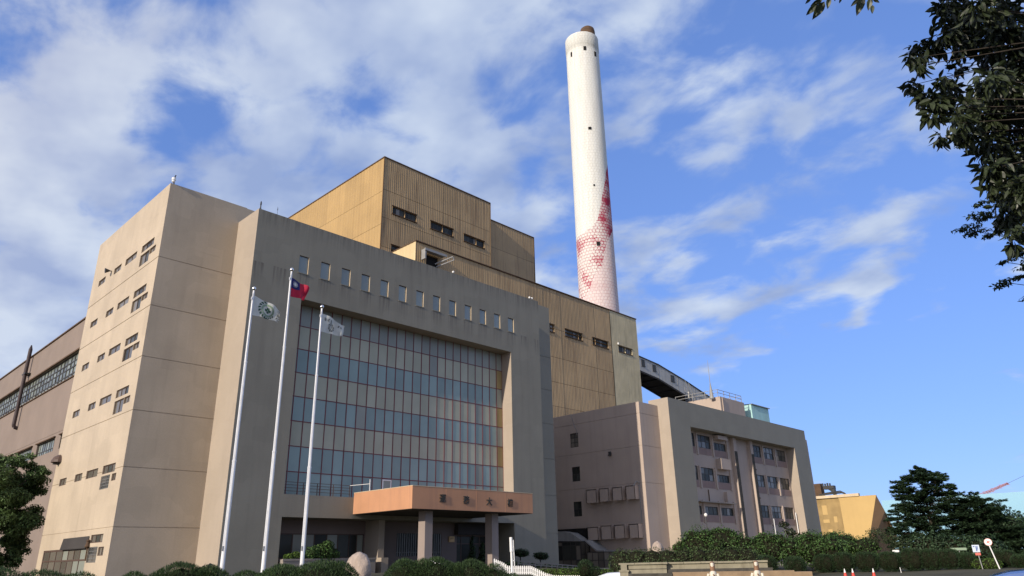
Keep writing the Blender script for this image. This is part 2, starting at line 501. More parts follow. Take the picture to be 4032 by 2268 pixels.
M['rust'] = mat('rusty_trim', (0.10, 0.06, 0.035), .8, .3, .8)
M['darkmetal'] = mat('dark_metal', (0.045, 0.045, 0.045), .5, .2, 1)
M['black'] = mat('dark_void', (0.012, 0.011, 0.01), .9, 0)
M['greymetal'] = mat('grey_metal', (0.28, 0.28, 0.27), .5, .15, 1, streak=.3, spec=.4)
M['galley'] = mat('grey_gallery_sheet', (0.46, 0.45, 0.42), .6, .10, .4, streak=.55, sscale=.9, scol=(.14, .13, .12))
M['frame'] = mat('brown_window_frame', (0.10, 0.065, 0.05), .5, .1, 1)
M['framedk'] = mat('dark_window_frame', (0.05, 0.045, 0.04), .5, .1, 1)
M['maroon'] = mat('maroon_mullion', (0.17, 0.05, 0.055), .5, .18, 1.5)
M['white'] = mat('white_paint', (0.78, 0.77, 0.74), .45, .04, 1, fine=.03)
M['pole'] = mat('white_pole_paint', (0.76, 0.76, 0.76), .35, .08, 3, streak=.15, sscale=4, spec=.5)
M['chrome'] = mat('chrome_ball', (0.75, 0.72, 0.68), .18, 0, metal=1.0)
def glass(name, base, rough=.12, spec=.5, objvar=.08):
    return mat(name, base, rough, .10, .5, objvar=objvar, spec=spec)
M['gblue'] = glass('blue_glass', (0.245, 0.325, 0.305), .22, .40, .10)
M['gbeige'] = glass('sandy_glass', (0.405, 0.41, 0.318), .45, .2, .06)
M['ggreen'] = glass('grey_green_glass', (0.27, 0.285, 0.24), .3, .45, .08)
M['gyellow'] = glass('yellow_reflection_glass', (0.30, 0.225, 0.10), .35, .4)  # yellowish reflection put into the glass colour
M['gdark'] = glass('dark_glass', (0.050, 0.052, 0.045), .2, .14, .3)
M['gcurt'] = glass('curtained_glass', (0.15, 0.135, 0.11), .2, .5, .25)
M['ghall'] = glass('wired_glass', (0.17, 0.19, 0.165), .25, .5, .35)
M['gsmall'] = glass('pale_blue_glass', (0.25, 0.29, 0.28), .15, .6, .10)
M['teal'] = mat('teal_sheet', (0.38, 0.62, 0.60), .5, .10, .6, streak=.3, scol=(.2, .25, .2))
M['tealfar'] = mat('pale_teal_sheet', (0.26, 0.47, 0.60), .6, .08, .05)
M['shed'] = mat('bright_ochre_wall', (0.54, 0.37, 0.15), .7, .05, .2, streak=.08, scol=(.3, .2, .08))
M['sheddark'] = mat('darker_ochre_wall', (0.34, 0.235, 0.10), .8, .28, .35, streak=.35, scol=(.2, .14, .08))  # browner and darker than the rest of the shed wall
M['shedbrown'] = mat('brown_gable', (0.33, 0.205, 0.11), .8, .1, .4)
M['coping'] = mat('pale_coping', (0.62, 0.50, 0.34), .8, .12, .4, streak=.2)
M['stone'] = mat('boulder_stone', (0.41, 0.33, 0.27), .85, .28, 2.5, bump=.8, bscale=6, streak=.35, sscale=3, scol=(.16, .12, .10))
M['fstone'] = mat('stained_stone', (0.26, 0.235, 0.165), .8, .2, 2, streak=.6, sscale=3, scol=(.13, .11, .07))
M['fdark'] = mat('mossy_band', (0.065, 0.06, 0.05), .9, .4, 4)
M['fbrown'] = mat('brown_plinth', (0.27, 0.19, 0.115), .8, .2, 3)
M['statuewhite'] = mat('statue_white', (0.66, 0.60, 0.48), .6, .12, 6)
M['statuebrown'] = mat('statue_brown', (0.25, 0.14, 0.08), .6, .2, 6)
M['cone'] = mat('cone_red', (0.70, 0.06, 0.04), .45, .06, 6)
M['bluecar'] = mat('blue_car_paint', (0.055, 0.12, 0.33), .25, 0, spec=.5, coat=1.0)
M['whitecar'] = mat('white_car_paint', (0.74, 0.76, 0.78), .3, 0, spec=.5, coat=.6)
M['tyre'] = mat('tyre_rubber', (0.02, 0.02, 0.02), .8, 0)
M['signblue'] = mat('sign_blue_white', (0.55, 0.62, 0.72), .5, .1, 4)
M['signred'] = mat('sign_red', (0.62, 0.15, 0.12), .5, .05, 4)
M['inkblue'] = mat('print_blue', (0.05, 0.10, 0.30), .5, 0)
M['inkdark'] = mat('print_dark', (0.03, 0.035, 0.03), .6, 0)
M['inkgreen'] = mat('print_green', (0.035, 0.085, 0.05), .6, 0)
M['inkpale'] = mat('print_pale_green', (0.24, 0.32, 0.22), .6, 0)
M['notice'] = mat('yellow_notice', (0.75, 0.50, 0.24), .5, .05, 4)
M['letter'] = mat('bronze_letter', (0.055, 0.05, 0.04), .5, .2, 6)
M['bark'] = mat('bark', (0.045, 0.036, 0.028), .9, .3, 5, bump=.5)
M['flagred'] = mat('flag_red', (0.48, 0.022, 0.060), .7, .08, 3, trans=.25)
M['flagblue'] = mat('flag_blue', (0.02, 0.022, 0.13), .7, .06, 3)
M['flagwhite'] = mat('flag_white', (0.62, 0.63, 0.58), .75, .10, 4, trans=.25)
def leafmat(name, base, island=.45, rough=.55, trans=.30, spec=.3):
    return mat(name, base, rough, .18, .7, island=island, trans=trans, spec=spec)
M['leafdark'] = leafmat('big_leaf', (0.026, 0.036, 0.015), .5, .42, .15, .4)
M['leaffine'] = leafmat('fine_leaf', (0.045, 0.066, 0.026), .5)
M['leafshrub'] = leafmat('shrub_leaf', (0.066, 0.125, 0.034), .5)
M['leafhedge'] = leafmat('hedge_leaf', (0.066, 0.100, 0.034), .5)
M['needle'] = leafmat('hedge_needle', (0.050, 0.088, 0.030), .5)
M['needledk'] = leafmat('dark_needle', (0.033, 0.062, 0.024), .5)
M['conifer'] = leafmat('conifer_spray', (0.036, 0.066, 0.030), .5)
M['leaftree'] = leafmat('tree_leaf', (0.11, 0.175, 0.062), .5)
M['leaflight'] = leafmat('light_green_leaf', (0.10, 0.17, 0.03), .4)
M['crown_shade'] = mat('inner_shade', (0.016, 0.016, 0.009), .95, .3, 3, spec=.1)  # near-black: the shade inside crowns put into the core's colour
M['grass'] = mat('lawn', (0.055, 0.085, 0.025), .9, .35, .5, bump=.4)
M['ground'] = mat('ground_soil_grass', (0.07, 0.065, 0.038), .95, .4, .25, bump=.4)
M['asphalt'] = mat('asphalt', (0.055, 0.054, 0.052), .9, .2, .8, bump=.2)
M['paving'] = mat('pale_paving', (0.36, 0.31, 0.24), .9, .15, .8)
M['craneboom'] = mat('crane_red', (0.30, 0.13, 0.13), .6, .1, .5)

M['greyfront'] = mat('grey_tile_front', (0.247, 0.230, 0.182), .62, .07, .3, streak=.35, sscale=.9, scol=(.15, .125, .10), tile=.03, fine=.07)
stain_below_windows(M['greyfront'], 25.0, 1.9, 27.55, 2.0935, 1.25, (.10, .085, .07), .75, 29.6)

# ------------------------------------------------------------------ ground
GP = [(0, 0, 0), (5, 8, .1), (-10, 10, .1), (-30, 40, .6), (4, 21, .7), (8, 20, .7), (11, 17.5, .65), (14, 16, .6), (15.5, 15.5, .55), (12, 12, .1),
      (27.8, 28.7, 1.66), (28.3, 28.2, 1.32), (29.2, 27.4, 1.27), (29.7, 26.8, .93), (30.7, 25.7, .78), (28, 34, 1.5), (26, 30, 1.5), (31, 24, .4), (33, 22, .2),
      (40, 50, 1.0), (20, 52, 1.2), (12, 60, 1.2), (58, 50, 1.0), (83, 62, .7), (70, 52, .8), (53, 20, .2), (17, 4, .05), (25, 17, .05), (27, 13, .1), (24, 20, .05),
      (66, 14.5, .62), (64, 22, .45), (64, 35, .9), (60, 28, .3), (90, 20, .9), (100, 45, .8), (45, 39, .75), (47, 37, .4), (50, 47, 1.3), (56, 46, .9),
      (35, 12, .1), (42, 27, .7), (14, 30, 1.3), (18, 29, 1.3), (200, 70, .9), (300, 60, .9), (10, -20, 0), (60, -20, .1), (-40, -20, 0), (120, 0, .6), (60, 120, 1), (-60, 120, 1), (200, 200, 1)]
_gx = np.array([p[0] for p in GP]); _gy = np.array([p[1] for p in GP]); _gz = np.array([p[2] for p in GP])
def ground_z(x, y):
    w = 1.0 / (((_gx - x) ** 2 + (_gy - y) ** 2) ** 1.6 + 0.05)
    return float((w * _gz).sum() / w.sum())
def build_ground():
    xs = [-3000, -1200, -500, -250, -150, -100] + list(range(-70, 110, 3)) + [112, 120, 130, 150, 180, 220, 300, 450, 800, 1500, 3000]
    ys = [-3000, -1200, -500, -250, -120, -70] + list(range(-45, 75, 3)) + [80, 90, 110, 140, 180, 240, 320, 500, 900, 1600, 3000]
    b = MB()
    for y in ys:
        for x in xs: b.v.append((x, y, ground_z(x, y)))
    n = len(xs)
    for j in range(len(ys) - 1):
        for i in range(n - 1):
            b.f.append((j * n + i, j * n + i + 1, (j + 1) * n + i + 1, (j + 1) * n + i)); b.mi.append(0)
    tag(b.build('ground', M['ground'], origin=(0, 0, 0), smooth=True), kind='structure')
    def sheet(name, m, x0, x1, y0, y1, step, lift):
        b = MB()
        nx = max(1, round((x1 - x0) / step)); ny = max(1, round((y1 - y0) / step))
        for j in range(ny + 1):
            for i in range(nx + 1):
                x = x0 + (x1 - x0) * i / nx; y = y0 + (y1 - y0) * j / ny
                # follow the ground mesh itself (bilinear on its 3 m grid)
                gx0 = math.floor((x + 70) / 3) * 3 - 70; gy0 = math.floor((y + 45) / 3) * 3 - 45
                u = (x - gx0) / 3; v = (y - gy0) / 3
                z = (ground_z(gx0, gy0) * (1 - u) + ground_z(gx0 + 3, gy0) * u) * (1 - v) + (ground_z(gx0, gy0 + 3) * (1 - u) + ground_z(gx0 + 3, gy0 + 3) * u) * v
                b.v.append((x, y, z + lift))
        k = nx + 1
        for j in range(ny):
            for i in range(nx):
                b.f.append((j * k + i, j * k + i + 1, (j + 1) * k + i + 1, (j + 1) * k + i)); b.mi.append(0)
        tag(b.build(name, m, origin=(x0, y0, 0), smooth=True), kind='structure')
    sheet('road', M['asphalt'], -40, 62, -6, 9, 1.5, .03)
    sheet('forecourt', M['paving'], 36, 55, 9.2, 24, 1.5, .03)
    sheet('plaza_bounce', M['paving'], 60, 108, 38, 51.5, 2.0, .03)  # unseen pale paving, added to bounce light onto the walls
    sheet('yard_bounce', M['paving'], 64, 78, 51.6, 72, 2.0, .03)  # added out of view too: bounces light at the annex side wall
build_ground()

# ------------------------------------------------------------------ main office block
WX, WY = 17.69, 55.65                 # corner of the tall wing
FX0, FX1, FY, FTOP = 23.66, 57.80, 52.0, 29.65
WTOP = 31.23
JOINTS = [(z - .03, z + .03, .04) for z in (4.62, 8.65, 12.68, 16.70, 20.72, 24.74)]
office = thing('office_block', 'big grey-brown tiled office block with a wall of red-framed glass and an orange entrance canopy', 'office building', (WX, WY, 0.4))

def build_office():
    # ---- side wall with its windows
    W = []
    for z1, kind in ((26.97, 0), (22.95, 0), (18.93, 0), (14.79, 1), (9.1, 2)):
        W.append((57.3, 59.96, z1 - .62, z1, 'd'))
        if kind == 2:
            W.append((58.1, 60.0, z1 - 1.72, z1 - .76, 'grid')); W.append((56.83, 57.72, z1 - 1.27, z1 - .76, 's'))
        else:
            W.append((57.98, 59.98, z1 - 1.88, z1 - .86, 'l')); W.append((56.66, 57.94, z1 - 1.38, z1 - .86, 's'))
        W.append((61.05, 63.7, z1 - .64, z1 - .03, 'm'))
        W.append((64.72, 66.52, z1 - .63, z1 - .05, 's'))
        W.append((68.75, 70.6, z1 - .64, z1 - .06, 's'))
    W.append((57.34, 59.9, 3.68, 4.24, 'd')); W.append((58.07, 60.1, 2.37, 3.41, 'grid')); W.append((56.76, 57.91, 2.8, 3.38, 's'))
    shop = (60.3, 71.2, 0.4, 3.4)
    holes = [w[:4] + (.16,) for w in W] + [shop + (.12,)]
    b = MB(); b.wallX(WX, WY, 72.6, 0.2, WTOP, holes, JOINTS)
    b.build('side_wall', M['cream'], office)
    for a0, a1, z0, z1, k in W:
        nc = 3 if k == 'd' else (2 if k in 'lmgrid' else 2)
        nr = 1
        if k == 'grid': nc, nr = 2, 2
        if k == 's': nc = 2
        window(office, 'X', WX, a0, a1, z0, z1, .14, nc, nr, M['frame'], M['gcurt'], .06, pm2=M['gdark'] if k in 'lgrid' else None)
        if k == 'grid':                       # ornamental security grille over the pane
            g = MB()
            n = 9
            for i in range(n):
                a = a0 + .04 + (a1 - a0 - .08) * i / (n - 1)
                g.box(WX + .012, WX + .028, a - .012, a + .012, z0, z1)
            for i in range(5):
                zz = z0 + .04 + (z1 - z0 - .08) * i / 4
                g.box(WX + .030, WX + .044, a0, a1, zz - .012, zz + .012)
            g.build('security_grille', M['greymetal'], office)
    # glazed ground-floor porch
    window(office, 'X', WX, 60.3, 71.2, .4, 3.38, .10, 0, 0, M['frame'], M['gcurt'], .11, rows=[.4, 2.57, 3.38], cols=[60.3, 61.9, 63.3, 64.7, 66.1, 67.8, 69.5, 71.2], name='glazed_porch', pm2=M['ggreen'])
    aw = MB()
    aw.wall((WX - .16, 66.25, 3.38), (0, -1, 0), Vector((.13, 0, .80)), 6.05, 1.0, pitch=.22, amp=.03)
    aw.box(WX - .19, WX - .02, 60.2, 66.25, 3.34, 3.37)
    aw.poly(((WX - .16, 66.25, 3.38), (WX - .01, 66.25, 4.18), (WX - .01, 66.25, 3.38)))
    aw.poly(((WX - .16, 60.2, 3.38), (WX - .01, 60.2, 4.18), (WX - .01, 60.2, 3.38)))
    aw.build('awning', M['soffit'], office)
    # ---- front of the wings, back and roof
    b = MB(); b.wallY(WY, WX, FX0 + .6, 0.2, WTOP, grooves=JOINTS)
    b.build('wing_front', M['cream'], office)
    b = MB(); b.wallY(WY, FX1 - .6, 63.82, 0.2, WTOP - .05, grooves=JOINTS); b.build('wing_front', M['grey'], office)
    b = MB()
    b.wall((63.82, WY, .2), (0, 1, 0), (0, 0, 1), 72.6 - WY, WTOP - .25)
    b.wall((63.82, 72.6, .2), (-1, 0, 0), (0, 0, 1), 63.82 - WX, WTOP - .25)
    b.wallY(WY, FX0 + .6, FX1 - .6, FTOP - 1, WTOP - .05)
    b.build('rear_wall', M['cream'], office)
    b = MB(); b.box(WX + .02, 63.80, WY + .02, 72.58, WTOP - 1.0, WTOP - .7); b.build('roof', M['conc'], office)
    # ---- portal frame
    wins = [(27.70 + 2.0935 * i, 28.62 + 2.0935 * i, 25.06, 26.62) for i in range(13)]
    CH = (28.2, 53.2, 7.0, 22.8)
    LH = (28.2, 53.2, 0.5, 5.34)
    b = MB()
    b.wallY(FY, FX0, FX1, 0.2, FTOP, [w + (.17,) for w in wins] + [CH + (1.52,), LH + (2.6,)])
    b.wall((FX0, FY, FTOP), (1, 0, 0), (0, 1, 0), FX1 - FX0, WY - FY + .01)
    b.build('portal_frame', M['greyfront'], office)
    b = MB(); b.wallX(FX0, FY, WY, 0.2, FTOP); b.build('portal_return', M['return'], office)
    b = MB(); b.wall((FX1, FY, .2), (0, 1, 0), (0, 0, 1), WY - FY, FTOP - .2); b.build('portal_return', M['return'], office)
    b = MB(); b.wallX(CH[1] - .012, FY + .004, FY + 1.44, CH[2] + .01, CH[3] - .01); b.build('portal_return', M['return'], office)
    for w in wins:
        q = window(office, 'Y', FY, *w, .15, 1, 1, M['frame'], M['gsmall'], .05)
        s = MB(); s.box(w[1] - .035, w[1] - .004, FY + .004, FY + .14, w[2] + .01, w[3] - .01)
        s.build('jamb_lining', M['coping'], q)
        s = MB(); s.box(w[0] - .04, w[1] + .04, FY - .05, FY + .02, w[2] - .07, w[2] - .004); s.build('sill', M['grey'], q)
    # ---- curtain wall
    cy = 53.44
    mb = MB()
    mb.box(CH[0] + .004, CH[1] - .004, cy + .03, cy + .07, CH[2] + .004, CH[3] - .004)
    cw = mb.build('curtain_wall', M['framedk'], office)
    cols = [28.2, 29.06] + [30.09 + 1.0105 * i for i in range(23)]
    cols = [c for c in cols if c < 53.0] + [53.2]
    rows = [7.0, 8.87, 10.87, 12.89, 14.9, 16.9, 18.92, 20.92, 22.8]
    skin = ['gblue', 'gblue', 'gbeige', 'gblue', 'gbeige', 'gblue', 'gbeige', 'ggreen']  # top row is sandy glass, darkened for the shade under the header
    rc = random.Random(4)
    for j in range(8):
        for i in range(len(cols) - 1):
            if j == 0 and 38.2 < (cols[i] + cols[i + 1]) / 2 < 39.3 and cols[i + 1] - cols[i] < 1.2:
                continue
            mm = M[skin[j]]
            if i >= len(cols) - 2: mm = M['gyellow'] if j in (2, 4, 6) else M['ggreen']
            elif rc.random() < .025: mm = M['ggreen']
            t = (rc.random() - .5) * .012
            o = piece('pane', mm, cw, cols[i] + .03, cols[i + 1] - .03, cy - .01 + t, cy + .012 + t, rows[j] + .03, rows[j + 1] - .03)
            o.rotation_euler = ((rc.random() - .5) * .004, 0, (rc.random() - .5) * .004)
    for c in cols: piece('mullion', M['maroon'], cw, c - .038, c + .038, cy - .045, cy + .028, 7.004, 22.796)
    for r in rows[1:-1]:
        for i in range(len(cols) - 1):
            piece('transom', M['maroon'], cw, cols[i] + .036, cols[i + 1] - .036, cy - .035, cy + .027, r - .036, r + .036)
    i = [k for k in range(len(cols) - 1) if cols[k] <= 38.75 < cols[k + 1]][0]
    window(office, 'Y', cy - .14, cols[i] + .02, cols[i + 1] - .02, 7.02, 8.78, .12, 1, 1, M['white'], M['ggreen'], .11, name='casement_window')
    # ledge railing left of the canopy
    r = MB()
    for z in (7.28, 7.52, 7.74, 7.95): r.bar((28.3, 52.35, z), (34.3, 52.35, z), .035)
    r.bar((28.3, 52.35, 7.95), (28.3, 53.3, 7.95), .035)
    for x in (28.3, 30.0, 31.23, 32.7, 34.24): r.bar((x, 52.35, 7.0), (x, 52.35, 7.97), .05)
    r.build('railing', M['frame'], office)
    r = MB(); r.bar((35.0, 50.6, 7.35), (35.0, 50.6, 8.35), .05); r.bar((34.24, 52.3, 7.95), (35.0, 50.6, 8.0), .03); r.build('railing_post', M['white'], office)
    # ---- ground floor recess
    ly = 54.55
    g1, g2 = (40.85, 43.35, 2.45, 4.38), (44.5, 46.0, 2.45, 4.38)
    dr = (47.9, 53.0, 1.0, 4.22)
    lw = (28.55, 37.4, 2.38, 4.27)
    b = MB(); b.wallY(ly, 28.2, 53.2, 0.3, 5.34, [g1 + (.2, True), g2 + (.2, True), dr + (.25, True), lw + (.15, True)], [(4.78, 4.83, .04)])
    b.build('entrance_wall', M['entry'], office)
    window(office, 'Y', ly, *lw, .12, 0, 0, M['frame'], M['gdark'], .08, rows=[2.38, 4.27], cols=[28.55, 30.7, 32.65, 33.8, 34.85, 35.95, 36.7, 37.4], name='strip_window', pm2=M['ggreen'])
    b = MB()
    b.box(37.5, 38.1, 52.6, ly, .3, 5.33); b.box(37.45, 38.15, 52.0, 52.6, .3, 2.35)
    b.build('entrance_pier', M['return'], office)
    for g in (g1, g2):
        q = window(office, 'Y', ly, *g, .19, 2, 1, M['framedk'], M['gdark'], .06)
        n = 10 if g is g1 else 6
        for k in range(n):
            x = g[0] + .12 + (g[1] - g[0] - .24) * k / (n - 1)
            piece('grille_bar', M['greymetal'], q, x - .035, x + .035, ly - .02, ly + .03, g[2] + .01, g[3] - .01)
        piece('grille_rail', M['greymetal'], q, g[0], g[1], ly + .034, ly + .06, g[2] + .3, g[2] + .34)
    window(office, 'Y', ly, *dr, .22, 0, 0, M['frame'], M['gdark'], .09, rows=[1.0, 3.5, 4.22], cols=[47.9, 48.6, 49.8, 51.0, 52.2, 53.0], name='entrance_doors')
    b = MB(); b.box(28.4, 36.6, 51.6, 53.2, .6, 2.33); b.box(28.35, 36.65, 51.55, 51.7, 2.22, 2.36); b.build('planter', M['conc'], office)
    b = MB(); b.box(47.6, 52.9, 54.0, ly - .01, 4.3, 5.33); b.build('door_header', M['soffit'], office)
    # ---- canopy
    b = MB()
    b.wallX(34.46, 44.28, FY, 5.69, 7.33); b.wallY(44.28, 34.46, 47.62, 5.69, 7.33)
    b.wall((47.62, 44.28, 5.69), (0, 1, 0), (0, 0, 1), FY - 44.28, 1.64)
    b.wall((34.46, 44.28, 7.33), (1, 0, 0), (0, 1, 0), .35, FY - 44.28)
    b.wall((47.27, 44.28, 7.33), (1, 0, 0), (0, 1, 0), .35, FY - 44.28)
    b.wall((34.81, 44.28, 7.33), (1, 0, 0), (0, 1, 0), 12.46, .35)
    b.box(34.81, 47.27, 44.63, FY - .01, 6.9, 6.95)
    for x in (37.8, 41.0, 44.3): b.box(x - .012, x + .012, 44.272, 44.29, 5.72, 7.31)
    can = b.build('canopy', M['salmon'], office)
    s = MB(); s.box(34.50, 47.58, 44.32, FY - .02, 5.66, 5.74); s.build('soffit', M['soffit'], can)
    s = MB(); s.box(34.44, 47.64, 44.26, 44.34, 7.33, 7.37); s.box(34.44, 34.52, 44.34, FY - .01, 7.33, 7.37); s.build('drip_edge', M['coping'], can)
    for ch, xc, zc in zip('\u904b\u52d9\u5927\u6a13', (37.40, 39.85, 42.38, 44.82), (6.52, 6.50, 6.48, 6.46)):
        c = bpy.data.curves.new('letter', 'FONT'); c.body = ch; c.size = .66; c.extrude = .03; c.offset = .010; c.resolution_u = 2
        c.align_x = 'CENTER'
        t = bpy.data.objects.new('tmp', c); COL.objects.link(t)
        bpy.context.view_layer.update()
        me = bpy.data.meshes.new_from_object(t.evaluated_get(bpy.context.evaluated_depsgraph_get()))
        bpy.data.objects.remove(t)
        me.materials.clear(); me.materials.append(M['letter']); me.name = 'letter'
        o = link('letter', me, can)
        o.rotation_euler = (R(90), 0, 0)
        o.location = Vector((xc, 44.245, zc - .24)) - wl(can)
    for x0 in (36.72, 43.86):
        b = MB(); b.box(x0, x0 + .75, 45.5, 46.32, .5, 5.68); b.build('column', M['column'], office)
build_office()

# small things on its roof and walls
def office_extras():
    t = thing('security_camera', 'small white security camera on a dark stub at the tall left wing roof corner', 'security camera', (17.97, 55.75, 31.23))
    MB().tube((17.97, 55.75, 31.15), (17.97, 55.75, 31.95), .05, n=8).tube((17.97, 55.75, 31.95), (17.97, 55.60, 32.02), .045, n=8).build('bracket', M['darkmetal'], t)
    MB().lathe(17.86, 55.6, [(31.3, .05), (31.36, .13), (31.5, .14), (31.52, .17), (31.72, .16), (31.78, .05)], 12).build('dome_housing', M['white'], t, smooth=False)
    b = MB().lathe(23.82, 52.1, [(29.6, .07), (29.75, .07), (29.8, .05), (30.05, .05), (30.1, .075), (30.3, .06), (30.42, .015)], 8)
    tag(b.build('lightning_rod', M['darkmetal']), 'thick short dark lightning rod on the front left corner of the grey portal roof', 'lightning rod')
    b = MB().tube((25.38, 52.2, 29.6), (25.38, 52.2, 30.15), .012, n=6).tube((25.38, 52.2, 30.15), (25.38, 52.2, 30.45), .035, .01, n=6)
    tag(b.build('roof_aerial', M['darkmetal']), 'thin short aerial on the roof edge just right of the dark lightning rod', 'aerial')
    def flood(x, y, z, lab):
        t = thing('floodlight', lab, 'floodlight', (x, y, z), 'white floodlights on the portal roof edge')
        MB().box(x - .02, x + .02, y - .02, y + .02, z - .05, z + .12).build('stem', M['darkmetal'], t)
        MB().lathe(x, y, [(z + .08, .03), (z + .12, .10), (z + .2, .13), (z + .3, .09), (z + .33, .02)], 10).build('lamp_head', M['white'], t)
    flood(45.06, 52.15, 29.65, 'single white floodlight midway along the grey portal roof edge')
    flood(56.55, 52.15, 29.65, 'left one of the white floodlight pair at the right end of the portal roof')
    flood(56.95, 52.15, 29.65, 'right one of the white floodlight pair at the right end of the portal roof')
    t = thing('wall_lamp', 'brown hooded wall lamp on the back edge of the cream side wall', 'wall lamp', (17.69, 71.9, 10.6))
    b = MB()
    prof = [(.0, .42), (.12, .40), (.28, .30), (.38, .12)]
    n = 7
    for k in range(len(prof) - 1):
        for i in range(n):
            a, c = math.pi * i / n, math.pi * (i + 1) / n
            P = lambda r, q, z: (17.69 - r * math.sin(q) * 1.5, 71.9 + r * math.cos(q) * 1.6, 10.55 + z * 1.7)
            b.poly((P(prof[k][1], a, prof[k][0]), P(prof[k][1], c, prof[k][0]), P(prof[k + 1][1], c, prof[k + 1][0]), P(prof[k + 1][1], a, prof[k + 1][0])))
    b.build('hood', M['frame'], t)
    MB().box(17.25, 17.68, 71.75, 72.05, 10.38, 10.5).build('bulb_tray', M['darkmetal'], t)
    t = thing('siren_horn', 'dark siren horn on the cream side wall beside a top floor window', 'siren', (17.69, 67.24, 26.8))
    MB().tube((17.69, 67.24, 26.92), (17.45, 67.24, 26.92), .05, n=8).build('bracket', M['darkmetal'], t)
    MB().tube((17.5, 67.24, 26.92), (17.15, 67.3, 26.86), .08, .24, n=12).build('horn', M['darkmetal'], t)
    t = thing('wall_lantern', 'dark lantern beside the brown awning at the foot of the cream wall', 'lantern', (17.6, 60.0, 2.6))
    MB().tube((17.6, 60.0, 2.5), (17.6, 60.0, 3.4), .05, n=8).build('stem', M['rust'], t)
    MB().lathe(17.6, 60.0, [(3.35, .08), (3.45, .2), (3.5, .2), (3.62, .14), (3.8, .12), (3.85, .17), (3.95, .03)], 10).build('lamp_head', M['rust'], t)
    t = thing('notice_board', 'small yellow notice board on the wall left of the entrance doors', 'notice board', (47.2, 54.45, 3.64))
    MB().box(46.88, 47.52, 54.42, 54.53, 3.64, 4.14).build('board', M['notice'], t)
    b = MB(); b.box(46.98, 47.42, 54.405, 54.418, 3.98, 4.03); b.box(46.98, 47.25, 54.405, 54.418, 3.9, 3.925); b.build('print', M['rust'], t)
office_extras()

# ------------------------------------------------------------------ turbine hall far left
def build_hall():
    t = thing('turbine_hall', 'long pinkish-brown turbine hall behind the office block with a long wired-glass strip window', 'industrial hall', (22, 73, 0.4))
    strip = (76.0, 158.0, 22.35, 25.32)
    low = [(92.95 + 9.2 * i - 9.2, 100.0 + 9.2 * i - 9.2, 14.25, 15.72) for i in range(0, 7)]
    b = MB(); b.wallX(22, 72.6, 200, 0.2, 29.0, [strip + (.35,)] + [w + (.3,) for w in low], [(16.2, 16.26, .03)])
    b.wall((22, 72.6, 29.0), (1, 0, 0), (0, 1, 0), 41, 18.5)
    b.wall((22, 91.1, 29.0), (1, 0, 0), (0, 1, 0), 40, 108.9)
    b.build('wall', M['hall'], t)
    b = MB(); b.box(21.85, 22.2, 72.7, 200, 29.0, 29.16); b.build('roof_edge', M['rust'], t)
    rows = [22.35, 23.0, 23.85, 24.5, 25.32]
    cols = [76.0 + 82.0 * i / 60 for i in range(61)]
    w = MB()
    for i, c in enumerate(cols): w.box(22.24, 22.34, c - .07, c + .07, 22.35, 25.32)
    for r in rows: w.box(22.236, 22.338, 76, 158, r - .07, r + .07)
    st = w.build('strip_window', M['framedk'], t)
    rr = random.Random(2)
    for j in range(4):
        for i in range(60):
            o = piece('pane', M['ghall'], st, 22.30, 22.315, cols[i] + .07, cols[i + 1] - .07, rows[j] + .07, rows[j + 1] - .07)
            o.rotation_euler = (0, (rr.random() - .5) * .10, (rr.random() - .5) * .08)
    b = MB(); b.box(21.84, 22.04, 75.8, 158.2, 25.33, 25.5); b.box(21.86, 22.04, 75.8, 158.2, 22.2, 22.33); b.build('sill_band', M['rust'], t)
    for q in low:
        window(t, 'X', 22, *q, .25, 0, 0, M['framedk'], M['ghall'], .10, rows=[14.25, 14.7, 15.72], cols=[q[0] + (q[1] - q[0]) * i / 8 for i in range(9)])
        MB().box(21.8, 22.1, q[0] - .2, q[1] + .2, 15.74, 15.86).build('lintel', M['rust'], t)
    MB().box(21.93, 22.1, 76, 91.5, .3, 13.4).build('buttress', M['hall'], t)
    p = thing('flue_pipe', 'brown vertical flue pipe crossing the strip window of the pinkish hall', 'pipe', (21.4, 111.9, 19.0))
    b = MB(); b.tube((21.5, 112.0, 19.7), (21.5, 112.0, 29.9), .23, n=14); b.tube((21.5, 112.0, 29.9), (21.5, 112.0, 30.5), .23, .06, n=14)
    b.tube((21.5, 112.0, 19.7), (21.6, 112.0, 19.4), .23, .22, n=14); b.tube((21.6, 112.0, 19.4), (22.2, 112.0, 19.25), .22, n=14)
    b.build('tube', M['pipe'], p, smooth=False)
    MB().box(21.3, 22.05, 111.2, 112.8, 26.4, 26.55).build('bracket', M['darkmetal'], p)
build_hall()

